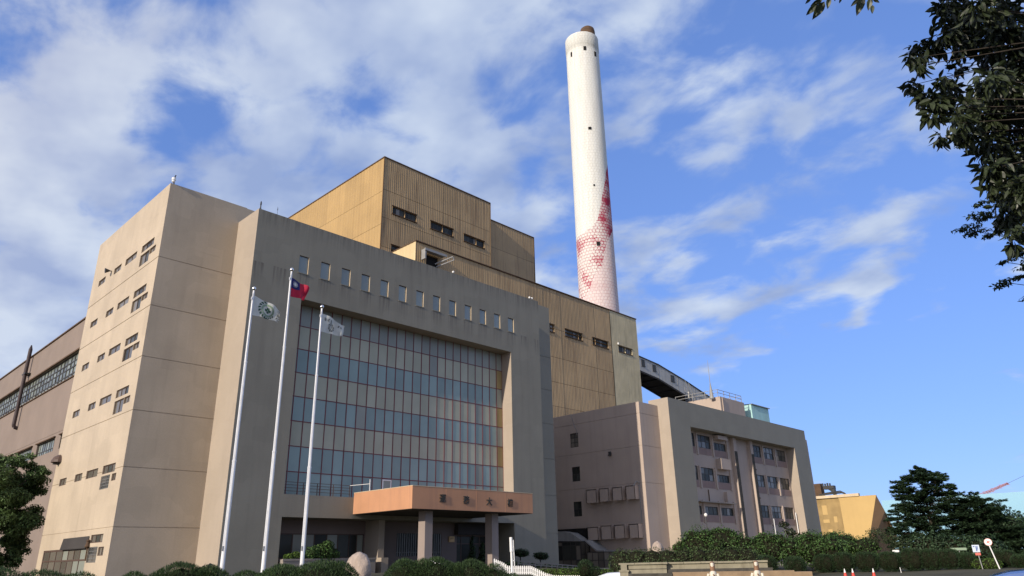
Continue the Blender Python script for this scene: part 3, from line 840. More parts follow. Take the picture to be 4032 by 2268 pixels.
# ------------------------------------------------------------------ boiler house
def clad_front(t, y, xcuts, zcuts, holes, m, pitch=.42, amp=.028, name='cladding_panel', mats=None):
    """corrugated sheets, one part per bay and tier"""
    for j in range(len(zcuts) - 1):
        for i in range(len(xcuts) - 1):
            b = MB()
            b.wallY(y, xcuts[i] + .002, xcuts[i + 1] - .002, zcuts[j] + .03, zcuts[j + 1] - .03, [h + (.28,) for h in holes], pitch=pitch, amp=amp)
            if b.f: b.build(name, mats[i] if mats else m, t)
def build_boiler():
    t = thing('boiler_house', 'tall ochre corrugated boiler house stepped behind the grey office block', 'boiler house', (63.4, 85, .4))
    # tall tower
    x0, x1, y, top = 63.4, 89.0, 92.0, 68.47
    H = [(65.5, 70.75, 58.2, 59.65), (74.0, 79.35, 58.15, 59.65), (82.0, 87.3, 58.15, 59.6), (65.55, 70.8, 50.9, 52.36)]
    clad_front(t, y, [63.4, 68.2, 72.4, 76.8, 81.0, 85.2, 89.0], [46.0, 51.5, 56.9, 62.2, 68.4], H, M['yellow'])
    def louvre(y, q, nc=6):
        w = window(t, 'Y', y, *q, .26, nc, 1, M['framedk'], M['gdark'], .12, pm2=M['gcurt'])
        MB().box(q[0] - .12, q[1] + .12, y - .20, y + .02, q[2] - .14, q[2] - .01).build('sill', M['rust'], w)
        MB().box(q[0] - .12, q[1] + .12, y - .16, y + .02, q[3] + .01, q[3] + .10).build('drip_edge', M['rust'], w)
    for q in H: louvre(y, q)
    yc = [92.0, 98, 104, 110, 116, 122, 129]
    for j, (za, zb) in enumerate(((44, 55.6), (55.6, 61.9), (61.9, 68.4))):
        for i in range(6):
            b = MB(); b.wallX(x0, yc[i] + .002, yc[i + 1] - .002, za + .025, zb - .025, pitch=.84, amp=.03); b.build('cladding_panel', M['yellow2'], t)
    b = MB(); b.box(x0 + .3, x1 - .05, y + .34, 129, .3, top - .1)
    b.build('core', M['seam'], t)
    b = MB(); b.box(x0 - .12, x1 + .05, y - .12, y + .3, top - .06, top + .14); b.box(x0 - .12, x0 + .3, y + .3, 129, top - .06, top + .14)
    b.box(x0 - .10, x0 + .02, y - .10, y + .02, 46, top - .07); b.box(x1 - .02, x1 + .06, y - .1, y + .02, 46, top - .07)
    b.build('roof_trim', M['rust'], t)
    # set-back extension
    ex1, ey, et = 105.44, 95.5, 67.27
    clad_front(t, ey, [89.0, 94.6, 100.1, ex1], [44.0, 52.2, 61.3, et], [], M['yellow'], pitch=.5, amp=.02)
    b = MB(); b.box(89.1, ex1 - .03, ey + .1, 126, .3, et - .1); b.build('core', M['seam'], t)
    b = MB(); b.box(89.05, ex1 + .05, ey - .12, ey + .2, et - .04, et + .14); b.box(ex1 - .06, ex1 + .06, ey - .10, ey + .1, 44, et - .05); b.build('roof_trim', M['rust'], t)
    # long low front block
    lx0, lx1, ly, lt = 65.39, 126.15, 85.0, 50.64
    H = [(93.2, 98.75, 42.0, 43.46), (101.9, 107.1, 42.0, 43.4), (110.35, 115.5, 41.95, 43.38), (118.95, 123.8, 42.05, 43.36), (67.6, 70.1, 46.0, 48.9)]
    xs = [65.39, 70.5, 75.6, 80.7, 85.8, 90.9, 95.9, 100.9, 106.0, 111.3, 116.7]
    zs = [20.0, 27.9, 32.4, 37.15, 42.75, 50.6]
    clad_front(t, ly, xs, zs, H[:3] + H[4:], M['yellow'], pitch=.42, amp=.028)
    clad_front(t, ly - .06, [116.7, 121.4, lx1], [20.0, 26.5, 50.6], H[3:4], M['creamclad'], pitch=.42, amp=.025)
    for q in H[:4]: louvre(ly, q)
    b = MB(); b.box(65.8, lx1 - .03, ly + .36, 91.8, .3, lt - .1); b.build('core', M['seam'], t)
    b = MB(); b.wallX(lx0, ly, 91.9, 20, lt, pitch=.9, amp=.03); b.build('end_wall', M['creamend'], t)
    b = MB(); b.wall((lx1, ly - .06, 20), (0, 1, 0), (0, 0, 1), 7, lt - 20); b.build('end_wall', M['creamclad'], t)
    b = MB(); b.box(lx0 - .1, lx1 + .08, ly - .22, ly + .25, lt - .05, lt + .12); b.box(lx0 - .1, lx0 + .2, ly + .25, 91.9, lt - .05, lt + .12)
    b.build('roof_trim', M['rust'], t)
    b = MB(); b.box(67.58, 70.12, ly + .2, ly + .34, 46, 48.92); b.build('doorway', M['black'], t)
    h = MB(); h.box(66.5, 70.9, ly - 1.1, ly - .1, 49.15, 49.35); h.box(66.5, 66.75, ly - 1.1, ly - .1, 47.6, 49.15); h.box(66.4, 71.0, ly - 1.25, ly - 1.1, 49.0, 49.4)
    h.build('hoist_canopy', M['greymetal'], t)
    h = MB(); h.bar((69.3, ly - .2, 47.6), (71.4, ly - 2.2, 48.9), .16); h.bar((69.6, ly - .2, 47.2), (71.7, ly - 2.2, 48.4), .16); h.bar((71.4, ly - 2.2, 48.9), (71.7, ly - 2.2, 48.4), .14)
    h.build('hoist_arm', M['greymetal'], t)
build_boiler()
tag(MB().lathe(118.6, 84.65, [(43.35, .06), (43.45, .16), (43.75, .17), (43.85, .05)], 10).build('floodlight', M['white']),
    'white floodlight beside the window on the cream end of the ochre boiler house', 'floodlight')

# ------------------------------------------------------------------ chimney
def build_chimney():
    cx, cy = 152.0, 114.0
    t = thing('chimney', 'very tall white chimney with peeling red patches on its lower part', 'chimney', (cx, cy, 0.4))
    prof = [(0.2, 6.3), (30, 5.85), (70, 5.42), (110, 5.25), (150, 5.17), (152.6, 5.17), (152.7, 5.28), (157.1, 5.26)]
    n = 72; b = MB()
    zs = [p[0] for p in prof]
    def rad(z):
        for k in range(len(prof) - 1):
            if prof[k][0] <= z <= prof[k + 1][0]:
                u = (z - prof[k][0]) / (prof[k + 1][0] - prof[k][0]); return prof[k][1] * (1 - u) + prof[k + 1][1] * u
        return prof[-1][1]
    zz = sorted(set([round(.2 + 1.57 * i, 3) for i in range(97)] + [152.6, 152.7, 157.1]))
    zz = [z for z in zz if z <= 157.1]
    rr = random.Random(9)
    for z in zz:
        for i in range(n):
            a = 2 * math.pi * i / n
            r = rad(z) + (rr.random() - .5) * .035
            b.v.append((cx + r * math.cos(a), cy + r * math.sin(a), z))
    for k in range(len(zz) - 1):
        for i in range(n):
            j = (i + 1) % n
            b.f.append((k * n + i, k * n + j, (k + 1) * n + j, (k + 1) * n + i)); b.mi.append(0)
    # shell material: white paint, formwork joints, the red band of an old painted swoosh
    m = bpy.data.materials.new('chimney_paint'); m.use_nodes = True
    nt = m.node_tree; N = nt.nodes.new; L = nt.links.new
    bs = nt.nodes['Principled BSDF']; bs.inputs['Roughness'].default_value = .8; bs.inputs['Specular IOR Level'].default_value = .2
    def mt(op, a, c=None, d=None):
        q = N('ShaderNodeMath'); q.operation = op
        for i, x in enumerate((a, c, d)):
            if x is None: continue
            if hasattr(x, 'links'): L(x, q.inputs[i])
            else: q.inputs[i].default_value = x
        return q.outputs[0]
    tc = N('ShaderNodeTexCoord'); sp = N('ShaderNodeSeparateXYZ'); L(tc.outputs['Object'], sp.inputs[0])
    ang = mt('ARCTAN2', sp.outputs[1], sp.outputs[0])            # radians round the shaft
    face = math.atan2(-cy, -cx)                                   # side that looks at the forecourt
    rel = mt('ADD', ang, -face)
    rel = mt('WRAP', rel, math.pi, -math.pi)
    arc = mt('MULTIPLY', rel, 5.3)
    uv = N('ShaderNodeCombineXYZ'); L(arc, uv.inputs[0]); L(sp.outputs[2], uv.inputs[1])
    nz = N('ShaderNodeTexNoise'); nz.inputs['Scale'].default_value = 1.6; nz.inputs['Detail'].default_value = 5; L(uv.outputs[0], nz.inputs[0])
    wob = N('ShaderNodeVectorMath'); wob.operation = 'MULTIPLY_ADD'
    L(nz.outputs['Color'], wob.inputs[0]); wob.inputs[1].default_value = (.95, .6, 0); L(uv.outputs[0], wob.inputs[2])
    br = N('ShaderNodeTexBrick'); br.offset = .5
    br.inputs['Scale'].default_value = 1.0; br.inputs['Brick Width'].default_value = 1.0; br.inputs['Row Height'].default_value = .92
    br.inputs['Mortar Size'].default_value = .11; br.inputs['Mortar Smooth'].default_value = .35
    L(wob.outputs[0], br.inputs[0])
    line = br.outputs['Fac']
    # band edges as functions of the angle
    mr = N('ShaderNodeMapRange'); mr.inputs['From Min'].default_value = math.pi / 2; mr.inputs['From Max'].default_value = -math.pi / 2
    L(rel, mr.inputs[0])
    def curve(pts, lo, hi):
        fc = N('ShaderNodeFloatCurve'); c = fc.mapping.curves[0]
        c.points[0].location = (pts[0][0], (pts[0][1] - lo) / (hi - lo)); c.points[1].location = (pts[-1][0], (pts[-1][1] - lo) / (hi - lo))
        for p in pts[1:-1]: c.points.new(p[0], (p[1] - lo) / (hi - lo))
        fc.mapping.update(); L(mr.outputs[0], fc.inputs['Value'])
        return mt('ADD', mt('MULTIPLY', fc.outputs[0], hi - lo), lo)
    # measured clockwise from above: 0 = right limb, 1 = left limb as seen from the forecourt
    upc = curve(CH_UP, 60, 140); loc = curve(CH_LO, 60, 140)
    zn = N('ShaderNodeTexNoise'); zn.inputs['Scale'].default_value = .5; zn.inputs['Detail'].default_value = 6; L(uv.outputs[0], zn.inputs[0])
    zw = mt('ADD', mt('ADD', sp.outputs[2], .4), mt('MULTIPLY', mt('SUBTRACT', zn.outputs[0], .5), 1.6))
    inup = mt('LESS_THAN', zw, upc); inlo = mt('GREATER_THAN', zw, loc)
    band = mt('MULTIPLY', inup, inlo)
    below = mt('MULTIPLY', inup, mt('SUBTRACT', 1.0, inlo))
    pn = N('ShaderNodeTexNoise'); pn.inputs['Scale'].default_value = .22; pn.inputs['Detail'].default_value = 4; L(uv.outputs[0], pn.inputs[0])
    pm = N('ShaderNodeMapRange'); pm.inputs['From Min'].default_value = .52; pm.inputs['From Max'].default_value = .68; L(pn.outputs[0], pm.inputs[0])
    lw = N('ShaderNodeMapRange'); lw.inputs['From Min'].default_value = .38; lw.inputs['From Max'].default_value = .60
    L(pn.outputs[0], lw.inputs[0])
    red = mt('MULTIPLY', band, mt('MINIMUM', mt('ADD', mt('ADD', mt('MULTIPLY', line, mt('ADD', mt('MULTIPLY', lw.outputs[0], .55), .35)), .10), mt('MULTIPLY', pm.outputs[0], .6)), 1.0))
    lim = N('ShaderNodeMapRange'); lim.inputs['From Min'].default_value = .42; lim.inputs['From Max'].default_value = .05; lim.inputs['To Max'].default_value = .85
    L(mr.outputs[0], lim.inputs[0])
    red = mt('MINIMUM', mt('ADD', red, mt('MULTIPLY', band, mt('MULTIPLY', lim.outputs[0], mt('ADD', lw.outputs[0], .4)))), 1.0)
    red = mt('ADD', red, mt('MULTIPLY', below, mt('ADD', mt('MULTIPLY', line, .16), mt('MULTIPLY', pm.outputs[0], .12))))
    red = mt('ADD', red, mt('MULTIPLY', mt('SUBTRACT', 1.0, inup), mt('MULTIPLY', line, .0)))
    # base white with vertical dirt
    mp = N('ShaderNodeMapping'); mp.inputs['Scale'].default_value = (1.3, .07, 1); L(uv.outputs[0], mp.inputs[0])
    dn = N('ShaderNodeTexNoise'); dn.inputs['Scale'].default_value = 1.2; dn.inputs['Detail'].default_value = 8; dn.inputs['Roughness'].default_value = .7; L(mp.outputs[0], dn.inputs[0])
    dr = N('ShaderNodeMapRange'); dr.inputs['From Min'].default_value = .42; dr.inputs['From Max'].default_value = .72; dr.inputs['To Max'].default_value = .55; L(dn.outputs[0], dr.inputs[0])
    m1 = N('ShaderNodeMix'); m1.data_type = 'RGBA'; m1.inputs[6].default_value = (.72, .72, .67, 1); m1.inputs[7].default_value = (.50, .48, .42, 1); L(dr.outputs[0], m1.inputs[0])
    m2 = N('ShaderNodeMix'); m2.data_type = 'RGBA'; L(mt('MULTIPLY', line, .14), m2.inputs[0]); L(m1.outputs[2], m2.inputs[6]); m2.inputs[7].default_value = (.34, .33, .29, 1)
    mb2 = N('ShaderNodeMix'); mb2.data_type = 'RGBA'; L(mt('MULTIPLY', below, .45), mb2.inputs[0]); L(m2.outputs[2], mb2.inputs[6]); mb2.inputs[7].default_value = (.62, .40, .41, 1)
    m3 = N('ShaderNodeMix'); m3.data_type = 'RGBA'; L(red, m3.inputs[0]); L(mb2.outputs[2], m3.inputs[6]); m3.inputs[7].default_value = (.36, .028, .065, 1)
    L(m3.outputs[2], bs.inputs['Base Color'])
    bp = N('ShaderNodeBump'); bp.inputs['Strength'].default_value = .6; bp.inputs['Distance'].default_value = .06; bp.invert = True
    L(line, bp.inputs['Height']); L(bp.outputs[0], bs.inputs['Normal'])
    b.build('shaft', m, t, smooth=True)
    b = MB(); b.lathe(cx, cy, [(156.9, 5.2), (157.25, 5.3), (157.26, 4.6), (156.5, 4.5)], 48); b.build('rim', M['white'], t)
    f = MB(); f.lathe(cx + 1.3, cy - 1.6, [(150, 2.4), (160.9, 2.4), (161.9, 2.2), (162.5, 1.6), (162.7, .2)], 28); f.build('flue_cap', M['rust'], t, smooth=False)
    def hole(az, z, w, h):
        r = rad(z) + .02
        a0 = R(az); d = Vector((math.sin(a0), math.cos(a0), 0))   # sight direction on plan
        # nearest hit of that sight line with the shaft
        c = Vector((cx, cy, 0)); k = d.dot(c); q = math.sqrt(max(r * r - (c - d * k).length_squared, 0)); p = d * (k - q)
        nrm = (p - c).normalized(); tg = Vector((-nrm.y, nrm.x, 0))
        MB().obox(Vector((p.x, p.y, z)), tg * w / 2, Vector((0, 0, h / 2)), nrm * .10).build('opening', M['black'], t)
    for az, z, w, h in ((52.08, 149.9, .55, 1.7), (53.40, 150.8, .85, 1.5), (54.35, 149.6, .8, 1.6), (53.36, 121.6, .9, .9), (53.40, 102.4, .45, .6), (53.42, 83.9, .9, 1.2)):
        hole(az, z, w, h)
# (share of the half circle seen from the forecourt, height): from the right limb to the left limb
CH_UP = [(0.0, 112), (.144, 108.5), (.22, 104.3), (.30, 99.8), (.406, 92.9), (.5, 89.9), (.65, 88.2), (.91, 87.5), (1.0, 87.2)]
CH_LO = [(0.0, 91.5), (.05, 89.8), (.187, 87.3), (.333, 82.5), (.40, 77.8), (.542, 74.3), (.674, 69.6), (.85, 68.4), (1.0, 68.0)]
build_chimney()

# ------------------------------------------------------------------ conveyor gallery and its lattice
def build_conveyor():
    t = thing('conveyor_gallery', 'grey covered conveyor gallery sloping down from the boiler house behind the right building', 'conveyor', (141, 95, 40))
    P = [(126.0, 48.1, 44.7), (141.0, 47.15, 43.67), (149.0, 46.48, 42.90), (160.6, 44.3, 40.46), (173.5, 41.4, 37.5), (200, 34.9, 31.0)]
    y0, y1 = 95.0, 101.3
    wins = [(142.0, 143.3, .62), (146.6, 148.0, .60), (154.4, 156.0, .60)]
    side = MB(); roof = MB(); und = MB()
    for (xa, ta, ba), (xb, tb, bb) in zip(P[:-1], P[1:]):
        for yy in (y0, y1): side.poly(((xa, yy, ba), (xb, yy, bb), (xb, yy, tb), (xa, yy, ta)))
        roof.poly(((xa, y0 - .25, ta + .02), (xb, y0 - .25, tb + .02), (xb, (y0 + y1) / 2, tb + .5), (xa, (y0 + y1) / 2, ta + .5)))
        roof.poly(((xa, y1 + .25, ta + .02), (xb, y1 + .25, tb + .02), (xb, (y0 + y1) / 2, tb + .5), (xa, (y0 + y1) / 2, ta + .5)))
        roof.poly(((xa, y0 - .25, ta - .12), (xb, y0 - .25, tb - .12), (xb, y0 - .25, tb + .02), (xa, y0 - .25, ta + .02)))
        und.poly(((xa, y0 + .02, ba - .02), (xb, y0 + .02, bb - .02), (xb, y1 - .02, bb - .02), (xa, y1 - .02, ba - .02)))
        k = max(1, int((xb - xa) / 3))
        for i in range(k):
            u = i / k; x = xa + (xb - xa) * u; z = ba + (bb - ba) * u
            und.box(x - .12, x + .12, y0 + .1, y1 - .1, z - .4, z - .03)
        und.bar((xa, y0 + .15, ba - .2), (xb, y0 + .15, bb - .2), .2, .35); und.bar((xa, y1 - .15, ba - .2), (xb, y1 - .15, bb - .2), .2, .35)
    side.build('side_wall', M['galley'], t); roof.build('roof', M['darkmetal'], t); und.build('underside', M['soffit'], t)
    def lin(x, k):
        for a, c in zip(P[:-1], P[1:]):
            if a[0] <= x <= c[0]: u = (x - a[0]) / (c[0] - a[0]); return a[k] * (1 - u) + c[k] * u
    for x0, x1, f in wins:
        zb, zt = lin((x0 + x1) / 2, 2), lin((x0 + x1) / 2, 1); c = zb + (zt - zb) * f
        w = MB()
        for a in (x0, (x0 + x1) / 2, x1): w.box(a - .05, a + .05, y0 - .07, y0 - .01, c - .75, c + .75)
        for z in (c - .75, c + .75): w.box(x0, x1, y0 - .068, y0 - .012, z - .05, z + .05)
        w.box(x0 - .1, x1 + .1, y0 - .2, y0, c - .92, c - .82)
        q = w.build('window', M['framedk'], t)
        piece('pane', M['gdark'], q, x0, (x0 + x1) / 2 - .05, y0 - .04, y0 - .015, c - .7, c + .7)
        piece('pane', M['gdark'], q, (x0 + x1) / 2 + .05, x1, y0 - .04, y0 - .015, c - .7, c + .7)
    for x in (149.0, 157.5, 165.5):
        b = MB(); b.box(x - .06, x + .06, y0 - .04, y0 + .01, lin(x, 2), lin(x, 1)); b.build('seam', M['greymetal'], t)
    s = thing('steel_trestle', 'pale steel lattice trestle under the lower end of the grey conveyor gallery', 'trestle', (163, 94, .8))
    b = MB()
    for x in (159.6, 166.2):
        for y in (93.4, 101.6): b.bar((x + (163 - x) * .0, y, .6), (x, y, 40.2 if x > 163 else 40.8), .32)
    for k in range(7):
        z0 = 1 + k * 5.6; z1 = z0 + 5.6
        b.bar((159.6, 93.4, z0), (166.2, 93.4, z1), .2); b.bar((166.2, 93.4, z0), (159.6, 93.4, z1), .2); b.bar((159.6, 93.4, z1), (166.2, 93.4, z1), .22)
        b.bar((159.6, 93.4, z0), (159.6, 101.6, z1), .2)
    b.build('legs', M['galley'], s)
    b = MB()
    for z in (37.2, 38.6, 40.0): b.bar((156.5, 92.6, z), (168, 92.6, z - .6), .12)
    rr = random.Random(5)
    for i in range(14):
        x = 156.5 + i * .85; b.bar((x, 92.6, 37.0), (x + rr.uniform(-.4, .4), 92.6, 41.4 - .22 * i), .09)
    b.bar((157, 92.6, 43.2), (160.2, 92.6, 38.5), .12); b.bar((158.6, 92.6, 42.8), (161.8, 92.6, 38), .12)
    b.build('service_platform', M['greymetal'], s)
build_conveyor()

# ------------------------------------------------------------------ annex on the right
AX, AY, AFX0, AFX1, AFY = 83.10, 56.62, 87.73, 133.05, 54.82
AT, AFT = 22.2, 23.15
annex = thing('office_annex', 'low three-storey grey and pinkish annex with a recessed window front behind the shrubs', 'office building', (AX, AY, .6))
def build_annex():
    yi = 56.45
    sw = [(67.75, 69.3, 17.28, 19.34), (67.75, 69.27, 12.4, 14.46), (67.75, 69.27, 7.55, 9.58)]
    jn = [(z - .03, z + .03, .04) for z in (16.2, 20.6, 11.3)]
    b = MB(); b.wallX(AX, AY, 84, .4, AT, [w + (.2,) for w in sw], jn); b.build('side_wall', M['annex'], annex)
    for i, w in enumerate(sw): window(annex, 'X', AX, *w, .18, 2, 3 if i == 0 else 2, M['framedk'], M['gcurt'] if i == 0 else M['gdark'], .09)
    b = MB(); b.wallY(AY, AX, AFX0 + .5, .4, AT, grooves=jn); b.build('corner_wall', M['annex'], annex)
    b = MB(); b.wallY(AY, AFX1 - .5, 137.9, .4, AT - .05)
    b.wall((137.9, AY, .4), (0, 1, 0), (0, 0, 1), 84 - AY, AT - .45); b.build('corner_wall', M['annex'], annex)
    b = MB(); b.box(AX + .02, 137.88, AY + .02, 84, AT - .8, AT - .5); b.build('roof', M['conc'], annex)
    op = (93.1, 127.66, .5, 19.56)
    b = MB(); b.wallY(AFY, AFX0, AFX1, .4, AFT, [op + (yi - AFY + .05,)]); b.wall((AFX0, AFY, AFT), (1, 0, 0), (0, 1, 0), AFX1 - AFX0, 3.28)
    b.wall((AFX1, 58.1, .4), (-1, 0, 0), (0, 0, 1), AFX1 - AFX0, AFT - .4)
    b.build('portal_frame', M['grey'], annex)
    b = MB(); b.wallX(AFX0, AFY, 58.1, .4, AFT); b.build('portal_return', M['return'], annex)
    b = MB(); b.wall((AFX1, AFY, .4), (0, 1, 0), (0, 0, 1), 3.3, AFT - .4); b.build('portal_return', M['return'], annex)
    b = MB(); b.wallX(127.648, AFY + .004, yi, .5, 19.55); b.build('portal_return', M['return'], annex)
    win = []
    for k, z0 in enumerate((17.18, 12.35, 7.5)):
        win += [(95.93, 96.66, z0, z0 + (2.05 if k < 2 else 1.25), 1, 'n'), (97.5, 101.25, z0, z0 + (1.95 if k < 2 else 1.2), 3, 'a'), (102.15, 105.9, z0, z0 + 1.17, 4, 'b')]
        win += [(114.25, 117.87, z0, z0 + 1.96, 3, 'c'), (118.8, 122.53, z0, z0 + 1.96, 3, 'd'), (123.44, 127.1, z0, z0 + 1.94, 3, 'e')]
    b = MB(); b.wallY(yi, 93.1, 127.66, .4, 19.56, [w[:4] + (.22,) for w in win]); b.build('recess_wall', M['annex'], annex)
    for x0, x1, z0, z1, nc, kind in win:
        nr = 2 if (z1 - z0) > 1.5 else 1
        rows = [z0, z0 + (z1 - z0) * .52, z1] if nr == 2 else [z0, z1]
        w = window(annex, 'Y', yi, x0, x1, z0, z1, .18, nc, nr, M['framedk'], M['gdark'], .10, rows=rows, pm2=M['gcurt'])
        MB().box(x0, x1, yi - .035, yi - .002, z0 - 1.0, z0 - .03).build('sill_panel', M['sillpink'], w)
    for z0 in (17.18, 12.35, 7.5):
        for x in (97.1, 101.7, 106.15, 118.33, 122.98):
            MB().box(x - .20, x + .20, yi - .16, yi - .002, z0 - 1.1, z0 + 2.1).build('pier', M['annex'], annex)
    for x0, x1 in ((107.3, 108.3), (112.95, 113.85)):
        MB().box(x0, x1, yi - .62, yi - .003, .5, 19.52).build('fin', M['annex'], annex)
        MB().box(x0 + .10, x1 - .06, yi - .66, yi - .622, .5, 17.4).build('fin_facing', M['fdark'], annex)
    MB().box(95.2, 105.6, yi - .85, yi - .003, 9.2, 9.34).build('hood', M['conc'], annex)
    for x0, x1, z0, z1 in ((102.3, 105.2, 14.25, 15.85), (102.1, 105.1, 18.75, 19.35)):
        MB().box(x0, x1, yi - .9, yi - .003, z0, z1).build('ac_shelter', M['annex'], annex)
    MB().box(103.6, 104.5, yi - .5, yi - .003, 9.36, 10.95).build('ac_shelter', M['annex'], annex)
    MB().tube((98.9, yi - .1, 9.35), (98.9, yi - .1, 11.1), .07, n=8).build('drain_pipe', M['rust'], annex)
    for x, z in ((127.2, 8.6), (118.5, 7.4)):
        MB().tube((x, yi - .25, z), (x, yi - .25, 1.0), .085, n=8).build('drain_pipe', M['white'], annex)
    for z in (14.9, 10.4):
        MB().box(113.95, 114.6, yi - .4, yi - .003, z, z + .22).build('wall_bracket', M['rust'], annex)
    # shelters on the side wall
    for y0, y1, z0, z1 in ((64.21, 66.42, 9.15, 10.95), (62.07, 64.1, 9.2, 10.95), (59.83, 61.86, 9.2, 10.93), (57.72, 59.6, 9.2, 10.96),
                           (64.3, 66.55, 4.27, 5.95), (62.03, 64.18, 4.3, 6.04), (59.83, 61.92, 4.34, 6.05), (57.62, 59.5, 4.32, 6.06)):
        y1 -= .35; b = MB(); a0, a1 = AX - .95, AX - .002
        b.wallX(a0, y0, y1, z0, z1); b.box(a0, a1, y0, y0 + .1, z0, z1); b.box(a0, a1, y1 - .1, y1, z0, z1); b.box(a0, a1, y0 + .1, y1 - .1, z1 - .1, z1)
        s = b.build('ac_shelter', M['annex'], annex)
        MB().box(a0 + .2, a1 - .05, y0 + .3, y1 - .3, z0 + .1, z1 - .4).build('ac_unit', M['greymetal'], s)
    b = MB(); b.tube((AX - .95, 57.9, 10.9), (AX - .5, 57.7, 11.5), .06, n=6); b.tube((AX - .5, 57.7, 11.5), (AX - .06, 57.5, 11.3), .06, n=6); b.tube((AX - .06, 57.6, 11.3), (AX - .06, 57.6, 6.2), .05, n=6)
    b.build('pipe', M['greymetal'], annex)
    b = MB(); pts = [(AX - .05, 68.8, 22.1), (AX - .05, 68.5, 20.8), (AX - .05, 68.0, 19.8), (AX - .05, 67.9, 19.0)]
    b.path(pts, [.035] * 4, 6); b.build('cable', M['greymetal'], annex)
    # penthouse and its railing
    b = MB(); b.wallX(114.2, 60.82, 70, AT - .6, 27.95); b.wallY(60.82, 114.2, 122.85, AT - .6, 27.95); b.wall((114.2, 60.82, 27.95), (1, 0, 0), (0, 1, 0), 8.65, 9.2)
    b.wall((122.85, 60.82, AT - .6), (0, 1, 0), (0, 0, 1), 9.2, 28.55 - AT); b.build('penthouse', M['annex'], annex)
    MB().tube((114.75, 60.7, 22), (114.75, 60.7, 27.8), .09, n=8).build('drain_pipe', M['annex'], annex)
    r = MB(); zt = 29.15
    for p, q in (((113.9, 61.0), (122.4, 61.0)), ((113.9, 61.0), (113.9, 69.5)), ((122.4, 61.0), (122.4, 66))):
        for z in (zt, zt - .55): r.bar((*p, z), (*q, z), .07)
    for i in range(5): r.bar((113.9 + 2.12 * i, 61.0, 27.9), (113.9 + 2.12 * i, 61.0, zt), .08)
    for y in (63.5, 66, 69.5): r.bar((113.9, y, 27.9), (113.9, y, zt), .08)
    r.build('railing', M['greymetal'], annex)
    # ramp-side glazed porches against the side wall
    p1 = MB(); yA, yB = 66.5, 71.8
    prof = [(yB, 5.65), (69.9, 5.55), (68.3, 5.30), (67.2, 4.75), (yB * 0 + 66.5, 4.30), (66.5, 4.15), (yB, 4.3)]
    p1.poly([(81.0, y, z) for y, z in prof]); p1.poly([(AX - .01, y, z) for y, z in prof])
    for (ya, za), (yb, zb) in zip(prof, prof[1:] + prof[:1]): p1.poly(((81.0, ya, za), (AX - .01, ya, za), (AX - .01, yb, zb), (81.0, yb, zb)))
    p1.build('porch_roof', M['greymetal'], annex)
    window(annex, 'X', 81.05, 66.6, 71.6, .8, 4.14, .06, 0, 0, M['framedk'], M['gdark'], .10, rows=[.8, 1.75, 3.6, 4.14], cols=[66.6, 67.5, 68.4, 69.9, 71.6], name='glazed_porch', pm2=M['gcurt'])
    window(annex, 'Y', 66.58, 81.05, 83.0, .8, 4.14, .06, 2, 2, M['framedk'], M['gcurt'], .10, name='glazed_porch')
    p2 = MB()
    pr = [(65.4, 4.25), (65.4, 4.08), (63.6, 2.78), (62.3, 2.74), (62.3, 2.90), (63.5, 2.94)]
    p2.poly([(80.6, y, z) for y, z in pr]); p2.poly([(AX - .01, y, z) for y, z in pr])
    for (ya, za), (yb, zb) in zip(pr, pr[1:] + pr[:1]): p2.poly(((80.6, ya, za), (AX - .01, ya, za), (AX - .01, yb, zb), (80.6, yb, zb)))
    p2.build('porch_roof', M['greymetal'], annex)
    window(annex, 'X', 80.65, 62.4, 65.3, .6, 2.74, .06, 3, 2, M['framedk'], M['gcurt'], .10, name='glazed_porch')
    window(annex, 'Y', 62.42, 80.7, 83.0, .6, 2.74, .06, 2, 2, M['framedk'], M['gcurt'], .10, name='glazed_porch')
    MB().box(82.6, AX - .005, 65.0, 72.5, 4.2, 5.9).build('dark_opening', M['black'], annex)
build_annex()
